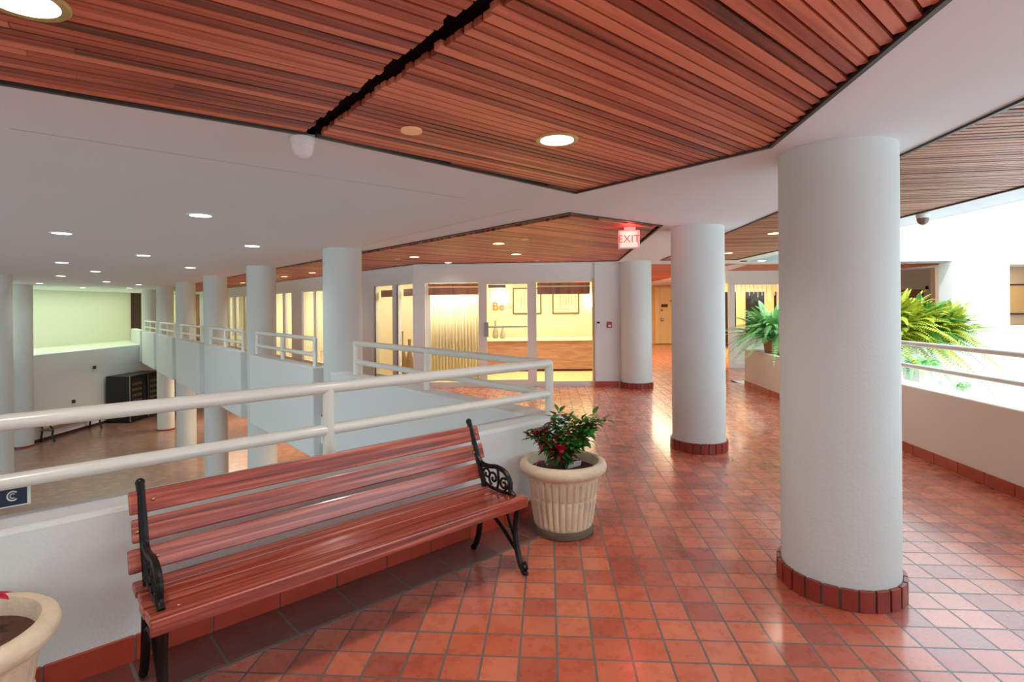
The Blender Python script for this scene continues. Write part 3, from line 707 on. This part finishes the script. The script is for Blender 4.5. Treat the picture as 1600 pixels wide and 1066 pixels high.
put('warm_downlight', 'large round lit downlight with brass ring in the overhead slat ceiling, above the bench end', 0.235, 2.79, 0.098, M['lamp'], 30, WARM)
o = MB().lathe([(0.05, -0.012), (0.05, 0.0)], 24).build('smoke_detector_plate', M['disc_glow'], loc=(-0.47, 2.61, H-0.004)); tag(o, 'small pale disc in the slat ceiling between the dome camera and the big downlight', 'ceiling disc')
P2L = [(-0.17, 7.3, .085, 'brightest and nearest warm downlight of the corridor slat ceiling'), (-1.61, 9.11, .085, 'warm downlight second from the left before the office kink'),
       (-1.19, 10.32, .07, 'low warm downlight just above the white fascia of the office'), (0.07, 8.81, .085, 'warm downlight right behind the nearest one in the corridor slats'),
       (-4.69, 12.94, .085, 'right one of two warm downlights seen between the first two gallery columns'), (-5.94, 14.38, .085, 'left one of two warm downlights seen between the first two gallery columns'),
       (-8.6, 17.6, .085, 'warm downlight seen between the second and third gallery columns')]
for (x, y, r, lb) in P2L: put('warm_downlight', lb, x, y, r, M['lampwarm'], 22, WARM)
for (x, y, lb) in ((0.17, 6.84, 'tiny round detector disc right of the nearest corridor downlight'), (0.45, 10.06, 'tiny pale disc in the slats above the office door'), (-1.96, 9.44, 'tiny pale disc left of the corridor downlights')):
    o = MB().lathe([(0.045, -0.012), (0.045, 0.0)], 20).build('detector_disc', M['disc_glow'], loc=(x, y, H-0.002)); tag(o, lb, 'ceiling disc')
put('warm_downlight', 'warm downlight in the right slat ceiling, beside the edge of the foreground column', 3.10, 6.49, .08, M['lampwarm'], 18, WARM)
put('warm_downlight', 'warm downlight in the slats just right of the second column', 3.49, 8.88, .08, M['lampwarm'], 18, WARM)
put('white_downlight', 'white downlight in the plaster beyond the right slat ceiling', 4.75, 10.45, .08, M['lamp'], 18, NEU)
AL = [(-2.79, 4.94, 'nearest and largest downlight in the white atrium ceiling'), (-4.91, 6.01, 'second row atrium downlight at the far left'), (-3.47, 7.37, 'atrium downlight above the second gallery column'),
      (-5.71, 8.54, 'atrium downlight left of the one above the second gallery column'), (-7.9, 9.67, 'atrium downlight in the third row at the left'), (-6.46, 11.07, 'atrium downlight above the fourth gallery column'),
      (-9.03, 11.94, 'bright atrium downlight in the middle of the far group'), (-10.96, 13.38, 'star-bright atrium downlight left of the far group'), (-14.5, 16.9, 'faint far downlight near the left column'),
      (-11.95, 16.22, 'dim far atrium downlight right of the star-bright one'), (-12.4, 18.3, 'far atrium downlight above the corner of the rear wall'), (-15.9, 20.4, 'farthest dim atrium downlight on the left'), (-14.6, 21.0, 'farthest dim atrium downlight on the right')]
for (x, y, lb) in AL: put('white_downlight', lb, x, y, 0.10, M['lamp'], 24, NEU)

# dome cameras
def dome(x, y, label, smoked=False, s=1.0, zc=H-0.012):
    t = thing('dome_camera', label, 'security camera', (x, y, zc))
    MB().lathe([(0.056*s, 0.0), (0.058*s, -0.012), (0.052*s, -0.035), (0.05*s, -0.036)], 28).build('housing', M['plastic'], t, smooth=True)
    MB().lathe([(0.05*s, -0.034), (0.049*s, -0.055), (0.040*s, -0.08), (0.022*s, -0.096), (0.004*s, -0.101)], 28).build('dome', M['smoked'] if smoked else M['plastic'], t, smooth=True)
dome(-1.02, 2.70, 'white dome security camera at the end of the dark ceiling joint')
dome(3.86, 5.16, 'small white dome camera with brown lens at the right edge of the slat ceiling', True, 1.0)
# small grey vent disc right of column two
o = MB().lathe([(0.06, -0.012), (0.06, 0)], 20).build('ceiling_speaker', M['trim'], loc=(4.45, 10.55, H-0.001)); tag(o, 'small dark round fitting in the plaster just right of the second column top', 'ceiling disc')

# exit sign by the corner
t_ = thing('exit_sign', 'glowing box exit sign hanging from the slat ceiling left of the second column', 'sign', (1.27, 5.95, 2.27), rad(-12))
MB().box(-0.115, 0.115, -0.03, 0.03, -0.10, 0.10).build('sign_box', M['plastic'], t_, bevel=0.008)
MB().box(-0.09, 0.09, -0.033, -0.03, -0.085, 0.085).build('lit_face', M['exitface'], t_)
text('letters', 'EXIT', M['red'], (0.0, -0.036, 0.0), 0.115, parent=t_, ext=0.001)
MB().box(-0.05, 0.07, -0.03, 0.03, 0.10, 0.135).build('canopy', M['plastic'], t_)
l = bpy.data.lights.new('exit_glow', 'POINT'); l.energy = 1.2; l.color = (1, 0.06, 0.06); l.shadow_soft_size = 0.05
o = bpy.data.objects.new('exit_glow', l); link(o, t_); o.location = (0.0, -0.09, 0.04)

# outlet box on column two
t_ = thing('outlet_box', 'small white outlet box on the right side of the second column', 'outlet', (2.304, 6.06, 0.60))
MB().box(0, 0.03, -0.05, 0.05, -0.09, 0.09).build('body', M['plastic'], t_, bevel=0.004); MB().box(0.03, 0.034, -0.03, 0.03, -0.06, 0.06).build('cover', M['alu'], t_)
# small framed notice at the lower left on the wall top
t_ = thing('notice_plate', 'small navy notice with a white round symbol on the wall top at the left edge', 'sign', (-2.20, 2.425, WT), rad(42))
MB().box(-0.075, 0.055, -0.004, 0.004, 0.0, 0.088).build('backing_card', M['plastic'], t_); MB().box(-0.07, 0.043, -0.006, -0.004, 0.006, 0.078).build('blue_field', M['navy'], t_)
rg = MB(); rg.tube([(-0.005+0.018*math.cos(a), -0.008, 0.048+0.02*math.sin(a)) for a in [PI*0.25+PI*1.5*i/16 for i in range(17)]], 0.003, 6)
rg.tube([(-0.005+0.009*math.cos(a), -0.008, 0.048+0.01*math.sin(a)) for a in [PI*0.25+PI*1.5*i/12 for i in range(13)]], 0.002, 6); rg.build('ring_symbol', M['plastic'], t_)

# ------------------------------------------------------------------ bench
# local frame: x along the wall towards the corner, y towards the wall, z up. Origin on wall line
S_R, S_L = 0.93, 2.80            # slat ends measured back from the corner
bo_ = C0-V1*((S_R+S_L)/2)+N1*(-0.52)
HL = (S_L-S_R)/2
bench = thing('park_bench', 'red varnished wooden slat bench with black cast iron ends against the low wall', 'bench', (bo_.x, bo_.y, 0.006), math.atan2(V1.y, V1.x))
# back line: y,z of slat centres (leans to the wall)
def back(z): return 0.155+(z-0.42)*0.36
for zc in (0.735, 0.628, 0.520):
    yc = back(zc); ay = Vector((0, math.cos(rad(20)), -math.sin(rad(20)))); az = Vector((0, math.sin(rad(20)), math.cos(rad(20))))
    dx = {0.735: 0, 0.628: 0.004, 0.520: -0.014}[zc]
    o = MB().obox((dx, yc, zc), Vector((1, 0, 0)), ay, az, HL, 0.010, 0.047).build('back_slat', M['bench'], bench, bevel=0.006)
for (yc, zc, hy, tl, dx) in ((0.155, 0.418, 0.042, -0.10, 0.0), (0.062, 0.410, 0.045, -0.04, 0.004), (-0.033, 0.409, 0.045, 0.02, -0.004), (-0.130, 0.418, 0.047, 0.10, 0.0)):
    ay = Vector((0, math.cos(tl), -math.sin(tl))); az = Vector((0, math.sin(tl), math.cos(tl)))
    h_ = 0.016 if yc > -0.1 else 0.019
    MB().obox((dx, yc, zc), Vector((1, 0, 0)), ay, az, HL, hy, h_).build('seat_slat', M['bench'], bench, bevel=0.006)
MB().obox((0, -0.182, 0.405), Vector((1, 0, 0)), Vector((0, 1, 0)), Vector((0, 0, 1)), HL, 0.010, 0.030).build('front_rail', M['bench'], bench, bevel=0.006)
def iron_end(xc):
    mb = MB()
    def tb(pts, r, n=8): mb.tube(smooth_path([(xc, a, b) for (a, b) in pts], n), r, 8)
    # upright behind/through the back slats, down to the rear leg
    tb([(back(0.80)+0.0, 0.805), (back(0.70)-0.008, 0.70), (back(0.58)-0.012, 0.58), (0.165, 0.50), (0.145, 0.44), (0.16, 0.40)], 0.017)
    mb.ball((xc, back(0.80)+0.004, 0.81), 0.019)
    # rear leg
    tb([(0.16, 0.40), (0.175, 0.30), (0.185, 0.20), (0.215, 0.08), (0.25, 0.02)], 0.018); mb.ball((xc, 0.255, 0.017), 0.017, 1, 1.5, 0.9)
    # front leg, cabriole
    tb([(-0.165, 0.385), (-0.145, 0.30), (-0.14, 0.22), (-0.155, 0.13), (-0.18, 0.06), (-0.21, 0.02)], 0.018); mb.ball((xc, -0.215, 0.016), 0.017, 1, 1.6, 0.9)
    tb([(-0.215, 0.03), (-0.235, 0.05), (-0.225, 0.075), (-0.205, 0.065)], 0.008, 5)
    # seat bearer
    tb([(0.16, 0.395), (0.06, 0.385), (-0.05, 0.383), (-0.165, 0.39)], 0.012)
    # stretcher braces under the seat
    tb([(0.185, 0.22), (0.12, 0.265), (0.05, 0.262), (-0.02, 0.225), (-0.09, 0.17), (-0.14, 0.13)], 0.011)
    tb([(0.05, 0.262), (0.03, 0.32), (0.045, 0.385)], 0.009); tb([(-0.06, 0.385), (-0.07, 0.32), (-0.10, 0.25), (-0.14, 0.18)], 0.009)
    # arm
    tb([(0.20, 0.60), (0.165, 0.57), (0.10, 0.565), (0.02, 0.575), (-0.05, 0.56), (-0.095, 0.515), (-0.10, 0.46), (-0.13, 0.435)], 0.015)
    # scroll work inside the arm
    def spiral(cy, cz, r0, r1, a0, turns, rr):
        n = int(18*abs(turns))+4
        mb.tube([(xc, cy+(r0+(r1-r0)*i/n)*math.cos(a0+2*PI*turns*i/n), cz+(r0+(r1-r0)*i/n)*math.sin(a0+2*PI*turns*i/n)) for i in range(n+1)], rr, 7)
    spiral(0.055, 0.50, 0.045, 0.008, -1.2, 1.25, 0.0075)
    spiral(-0.04, 0.485, 0.038, 0.008, 2.2, -1.2, 0.0075)
    spiral(0.115, 0.515, 0.035, 0.01, 0.4, 1.0, 0.007)
    tb([(0.145, 0.46), (0.09, 0.443), (0.03, 0.437), (-0.04, 0.436), (-0.10, 0.44)], 0.010)
    tb([(0.02, 0.44), (0.008, 0.50), (0.015, 0.57)], 0.008, 5); tb([(-0.04, 0.44), (-0.075, 0.475), (-0.09, 0.52)], 0.007, 5)
    o = mb.build('iron_end_frame', M['black'], bench, smooth=True); o['label'] = 'black cast iron end with scrolled arm'
iron_end(HL-0.055); iron_end(-HL+0.045)
for xb in (HL-0.03, -HL+0.085):
    for zc in (0.735, 0.520): MB().ball((xb, back(zc)-0.013, zc+0.005), 0.008, 1, 0.6, 1).build('bolt', M['brass'], bench, smooth=True)
MB().ball((-HL+0.022, back(0.628)-0.013, 0.628), 0.008, 1, 0.6, 1).build('bolt', M['brass'], bench, smooth=True)
MB().ball((HL-0.075, back(0.628)-0.013, 0.63), 0.008, 1, 0.6, 1).build('bolt', M['brass'], bench, smooth=True)
MB().ball((-HL+0.10, -0.13, 0.438), 0.009, 1, 1, 0.5).build('bolt', M['brass'], bench, smooth=True)

# far bench on the lower floor
fb = thing('park_bench', 'far wooden bench with dark iron ends along the left wall of the lower floor', 'bench', (-15.4, 19.3, LOW), PI/2)
for zc in (0.52, 0.63, 0.74): MB().box(-1.15, 1.15, 0.22+(zc-.5)*.3, 0.24+(zc-.5)*.3, zc-.04, zc+.04).build('back_slat', M['wirewood'], fb)
for yc in (-0.12, -0.02, 0.08, 0.17): MB().box(-1.15, 1.15, yc-0.04, yc+0.04, 0.40, 0.425).build('seat_slat', M['wirewood'], fb)
for xx in (-1.05, 1.05):
    mb = MB(); mb.tube([(xx, 0.3, 0.8), (xx, 0.2, 0.42), (xx, 0.26, 0)], 0.03, 6); mb.tube([(xx, -0.15, 0.40), (xx, -0.12, 0.2), (xx, -0.2, 0)], 0.03, 6); mb.tube([(xx, 0.2, 0.6), (xx, 0.0, 0.6), (xx, -0.15, 0.42)], 0.025, 6); mb.tube([(xx, 0.2, 0.38), (xx, -0.15, 0.38)], 0.02, 6)
    mb.build('iron_end_frame', M['black'], fb, smooth=True)

# ------------------------------------------------------------------ stone pots
def pot(name, label, x, y, rz):
    t = thing(name, label, 'plant pot', (x, y, 0.006), rz)
    nf = 30
    def fl_(a, r, z):
        d = 0.0
        k = (a*nf/(2*PI)) % 1.0
        c = math.cos(2*PI*k)
        if 0.045 < z < 0.375:
            if z < 0.25: d = 0.019*(abs(math.cos(PI*k))**0.6)*min(1, (0.25-z)/0.02+0.3)-0.012
            else: d = -0.015*max(0.0, math.cos(2*PI*(k*0.5+0.0)*1.0 if False else 2*PI*k+PI))
            e = min((z-0.045)/0.015, (0.375-z)/0.02, 1.0); d *= max(0, e)
        return d
    prof = [(0.17, 0.0), (0.200, 0.0), (0.204, 0.012), (0.204, 0.034), (0.192, 0.042)]
    zz = 0.05
    while zz <= 0.385: prof.append((0.196+(0.247-0.196)*(zz-0.05)/0.34, zz)); zz += 0.0105
    prof += [(0.250, 0.392), (0.262, 0.400), (0.282, 0.408), (0.298, 0.425), (0.302, 0.447), (0.296, 0.468), (0.280, 0.482), (0.262, 0.487), (0.247, 0.482), (0.240, 0.462), (0.236, 0.42), (0.22, 0.38)]
    MB().lathe(prof, 240, fn=fl_, cap=False).build('fluted_pot', M['stone'], t, smooth=True)
    MB().lathe([(0.208, 0.0), (0.2095, 0.03), (0.199, 0.046)], 96, cap=False).build('dark_foot', mat('dark_stone', (104, 88, 74), 0.85, bump=0.3, var=0.3, vscale=12), t, smooth=True)  # darker sleeve around the foot of the pot
    so = MB(); so.lathe([(0.0005, 0.425), (0.08, 0.428), (0.16, 0.422), (0.236, 0.418)], 40, cap=False, fn=lambda a, r, z: 0)
    so.build('soil', M['soil'], t, smooth=True)
    return t
pot('stone_pot', 'fluted cream stone pot standing on the tiles at the right end of the bench', 0.345, 3.83, 0.2)
pot('stone_pot', 'fluted cream stone pot cut by the lower left corner of the photo', -1.87, 1.80, 0.9)

# rose plant in the right pot
def leaf(mb, p, d, L, wd, up=Vector((0, 0, 1)), droop=0.3):
    d = d.normalized(); s = d.cross(up)
    if s.length < 1e-3: s = Vector((1, 0, 0))
    s.normalize(); n = s.cross(d).normalized()
    prof = [(0, 0.08), (0.25, 0.8), (0.5, 1.0), (0.78, 0.62), (1.0, 0.02)]
    c = []; l = []; r = []
    for (t, ww) in prof:
        q = p+d*L*t-n*(droop*L*t*t)
        c.append(mb.bm.verts.new(q)); l.append(mb.bm.verts.new(q+s*wd*ww*0.5+n*wd*0.12*ww)); r.append(mb.bm.verts.new(q-s*wd*ww*0.5+n*wd*0.12*ww))
    for i in range(4):
        mb.bm.faces.new((c[i], c[i+1], l[i+1], l[i])); mb.bm.faces.new((r[i], r[i+1], c[i+1], c[i]))
rp = thing('rose_plant', 'small rose plant with red blooms and dark leaves growing in the right stone pot', 'plant', (0.345, 3.83, 0.425))
stems = MB(); lv = MB(); lr = MB(); fls = []
rng = random.Random(11)
tips = [(-0.22, -0.02, 0.22), (-0.14, 0.05, 0.28), (-0.06, -0.04, 0.33), (-0.02, 0.06, 0.36), (0.05, 0.0, 0.37), (0.14, 0.03, 0.33), (0.20, 0.02, 0.30), (0.27, -0.02, 0.34), (0.12, -0.06, 0.22),
        (-0.10, -0.07, 0.17), (0.03, -0.08, 0.20), (-0.18, 0.03, 0.27), (0.20, -0.05, 0.36), (0.16, -0.01, 0.22), (-0.03, -0.10, 0.13)]
for ti, tp in enumerate(tips):
    tp = Vector(tp); b0 = Vector((rng.uniform(-0.03, 0.03), rng.uniform(-0.03, 0.03), 0))
    mid = b0.lerp(tp, 0.5)+Vector((rng.uniform(-0.02, 0.02), rng.uniform(-.02, .02), 0.04))
    path = smooth_path([b0, mid, tp], 7); stems.tube(path, [0.0045-0.0028*i/(len(path)-1) for i in range(len(path))], 6)
    for i in range(4, len(path)):
        for k in range(3 if i > 7 else 2):
            d = Vector((rng.uniform(-1, 1), rng.uniform(-1, 1), rng.uniform(-0.3, 0.6))).normalized()
            q = path[i]; pet = q+d*0.025; stems.tube([q, pet], 0.0012, 4)
            tgt = lr if (tp.x < 0.0 and rng.random() < 0.4) or rng.random() < 0.12 else lv
            leaf(tgt, pet, d, rng.uniform(0.045, 0.085), rng.uniform(0.026, 0.04))
            sd_ = d.cross(Vector((0, 0, 1))).normalized()
            leaf(tgt, pet-d*0.008, (d*0.4+sd_), rng.uniform(0.03, 0.055), 0.026); leaf(tgt, pet-d*0.008, (d*0.4-sd_), rng.uniform(0.03, 0.055), 0.026)
stems.build('stems', M['stem'], rp, smooth=True); lv.build('green_leaves', M['leaf'], rp, smooth=True, fixn=False); lr.build('reddish_leaves', M['leafred'], rp, smooth=True, fixn=False)
def bloom(c, r, par, m='petal'):
    mb = MB()
    for ring, (n_, rr, tilt) in enumerate(((5, 1.0, 0.35), (5, 0.75, 0.75), (4, 0.5, 1.1))):
        for k in range(n_):
            a = 2*PI*k/n_+ring*0.5; d = Vector((math.cos(a)*math.cos(tilt), math.sin(a)*math.cos(tilt), math.sin(tilt)))
            leaf(mb, Vector(c), d, r*rr, r*0.95, droop=-0.25)
    mb.ball(c, r*0.3, u=8, v=6); mb.build('bloom', M[m], par, smooth=True, fixn=False)
for (c, r) in (((-0.02, -0.13, 0.155), 0.064), ((-0.055, -0.07, 0.215), 0.024), ((-0.19, 0.0, 0.24), 0.028), ((-0.085, -0.06, 0.20), 0.018), ((0.04, -0.03, 0.26), 0.018), ((-0.05, 0, 0.33), 0.016), ((0.13, -0.05, 0.18), 0.022)): bloom(c, r, rp)
mb = MB(); leaf(mb, Vector((-0.20, -0.07, 0.02)), Vector((0.4, 0, 1)), 0.08, 0.05); leaf(mb, Vector((-0.20, -0.07, 0.02)), Vector((1, -0.2, 0.15)), 0.09, 0.05); mb.build('fallen_petals', M['magenta'], rp, fixn=False)
mb = MB(); mb.quad([(0.02, -0.06, 0.01), (0.12, -0.03, 0.03), (0.13, 0.0, 0.055), (0.05, -0.02, 0.05)]); mb.quad([(-0.10, 0.04, 0.0), (-0.12, 0.1, 0.01), (-0.12, 0.1, 0.09), (-0.10, 0.05, 0.07)])
o = mb.build('paper_tags', M['cello'], rp, fixn=False); o.modifiers.new('t', 'SOLIDIFY').thickness = 0.001
pp = thing('flowering_plant', 'magenta bloom peeping in over the left corner pot', 'plant', (-1.90, 1.88, 0.425))
mb = MB(); mb.tube([(-0.02, -0.04, 0), (0.03, -0.02, 0.09), (0.10, 0.02, 0.14)], 0.004, 6); mb.build('stem', M['stem'], pp)
mb = MB()
for k in range(6): leaf(mb, Vector((0.10, 0.02, 0.14)), Vector((math.cos(k*1.05), math.sin(k*1.05), 0.1)), 0.055, 0.032)
mb.build('bloom', M['magenta'], pp, fixn=False)

# ------------------------------------------------------------------ ferns
def frond(mb, p, d, L, droop, wd, rng, n=30):
    d = d.normalized(); pts = []
    for i in range(n+1):
        t = i/n; pts.append(p+Vector((d.x, d.y, 0))*L*t+Vector((0, 0, 1))*(d.z*L*t-droop*L*t*t))
    h = Vector((d.x, d.y, 0)).normalized(); s = Vector((-h.y, h.x, 0))
    mb.tube(pts, [0.006*(1-0.8*i/n) for i in range(n+1)], 4, cap=False)
    for i in range(1, n):
        t = i/n; ww = wd*math.sin(PI*min(1, t*0.9+0.12))**0.7
        tan = (pts[i+1]-pts[i-1]).normalized()
        for sg in (-1, 1):
            q = pts[i]; e = q+s*sg*ww+tan*ww*0.35-Vector((0, 0, 1))*ww*0.25
            a = tan*(L/n*0.27); m_ = (q+e)/2
            v = [mb.bm.verts.new(x) for x in (q-a*0.6, m_-a*1.0, e, m_+a*1.0, q+a*0.6)]; mb.bm.faces.new(v)
def fern(name, label, loc, R, nfr, m, seed, box=None, droop=(0.6, 1.1), up=(0.35, 1.2), wd=0.09, bias=None, spread=0.1):
    rng = random.Random(seed); t = thing(name, label, 'fern', loc)
    mb = MB()
    for i in range(nfr):
        a = rng.uniform(0, 2*PI); d = Vector((math.cos(a), math.sin(a), rng.uniform(*up)))
        if bias: d += Vector(bias)*rng.random()
        frond(mb, Vector((rng.uniform(-spread, spread), rng.uniform(-spread, spread), 0)), d, R*rng.uniform(0.65, 1.1), rng.uniform(*droop), wd*rng.uniform(0.7, 1.2), rng)
    mb.build('fronds', m, t, fixn=False); return t
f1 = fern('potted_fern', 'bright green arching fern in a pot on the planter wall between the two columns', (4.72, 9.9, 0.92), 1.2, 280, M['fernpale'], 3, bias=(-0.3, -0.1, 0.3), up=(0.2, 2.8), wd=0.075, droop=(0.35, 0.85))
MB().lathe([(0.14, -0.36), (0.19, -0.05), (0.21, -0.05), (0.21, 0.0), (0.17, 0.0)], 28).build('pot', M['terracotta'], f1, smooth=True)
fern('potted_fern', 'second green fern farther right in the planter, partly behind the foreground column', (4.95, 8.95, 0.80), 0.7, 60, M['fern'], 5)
FX = thing('planter_trough', 'white trough on the courtyard wall holding the big sunlit ferns', 'planter', (0, 0, 0))
MB().box(6.4, 8.4, 10.25, 10.75, 0.45, 0.82).build('trough', M['sunwall'], FX); MB().box(6.45, 8.35, 10.3, 10.7, 0.82, 0.93).build('soil', M['soil'], FX)
MB().box(7.5, 8.3, 10.75, 11.19, 0.45, 0.52).build('bracket', M['sunwall'], FX)
ys_ = [(6.75, 'sunlit yellow-green fern at the left of the courtyard trough'), (7.1, 'sunlit yellow-green fern second from the left in the courtyard trough'), (7.45, 'sunlit yellow-green fern in the middle of the courtyard trough'), (7.8, 'sunlit yellow-green fern right of the middle of the courtyard trough'), (8.1, 'sunlit yellow-green fern at the right end of the courtyard trough')]
for i, (x, lb) in enumerate(ys_):
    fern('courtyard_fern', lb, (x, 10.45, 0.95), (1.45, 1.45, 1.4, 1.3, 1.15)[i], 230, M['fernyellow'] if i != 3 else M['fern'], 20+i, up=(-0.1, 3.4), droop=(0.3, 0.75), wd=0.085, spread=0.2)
fern('hanging_fern', 'green fern seen between the bars of the right parapet rail', (7.15, 9.6, 0.50), 0.5, 70, M['fernpale'], 41, up=(-0.3, 1.6), wd=0.05)
fern('hanging_fern', 'sparse little fern low on the bright courtyard wall', (8.70, 10.6, -0.05), 0.35, 16, M['fernpale'], 42, up=(0.3, 1.8), wd=0.04)
MB().box(6.95, 7.35, 9.4, 9.8, LOW+0.02, 0.49).build('pedestal', M['sunwall']).name = 'fern_pedestal'
tag(bpy.data.objects['fern_pedestal'], 'white pedestal under the fern outside the right parapet', 'pedestal')
o = MB().box(8.6, 8.8, 10.5, 10.7, LOW+0.02, -0.06).build('fern_stand', M['sunwall']); tag(o, 'white stand under the sparse little fern in the courtyard', 'pedestal')

# ------------------------------------------------------------------ room lamps inside the shops (area lights at their ceilings)
area('office_lamp', (0.6, 12.6, H-0.03), 2.6, 1.6, 23, (1, 0.92, 0.68))
area('office_window_lamp', (-1.2, 11.2, H-0.03), 1.0, 0.4, 7, (1, 0.96, 0.76))
p = F(1.3, 0.9); area('screen_lamp', (p[0], p[1], H-0.03), 0.8, 0.8, 6, (1, 0.88, 0.68))
ang = math.atan2(U.y, U.x)
for s in (4.5, 8.2, 13.5, 19, 24):
    p = F(s, 1.2); area('shop_lamp', (p[0], p[1], H-0.03), 2.6, 1.2, 20, (0.95, 1.0, 0.62), (0, 0, ang))
area('passage_lamp', (4.6, 17.5, H-0.03), 1.0, 6, 36, (1, 0.84, 0.56))
area('lobby_lamp', (6.8, 15.2, H-0.03), 2.5, 1.0, 28, (1, 0.86, 0.6))
area('left_gallery_lamp', (-17.3, 20, H-0.03), 1.5, 14, 30, (0.90, 1.0, 0.78))
area('niche_lamp', (11.2, 12.2, H-0.03), 1.2, 0.8, 3, (1, 0.8, 0.55))
for t in (6.5, 14.5, 20.0):
    p = G(t, 2.4); area('lower_lamp', (p[0], p[1], -0.46), 1.5, 1.5, 25, (1, 0.84, 0.6))
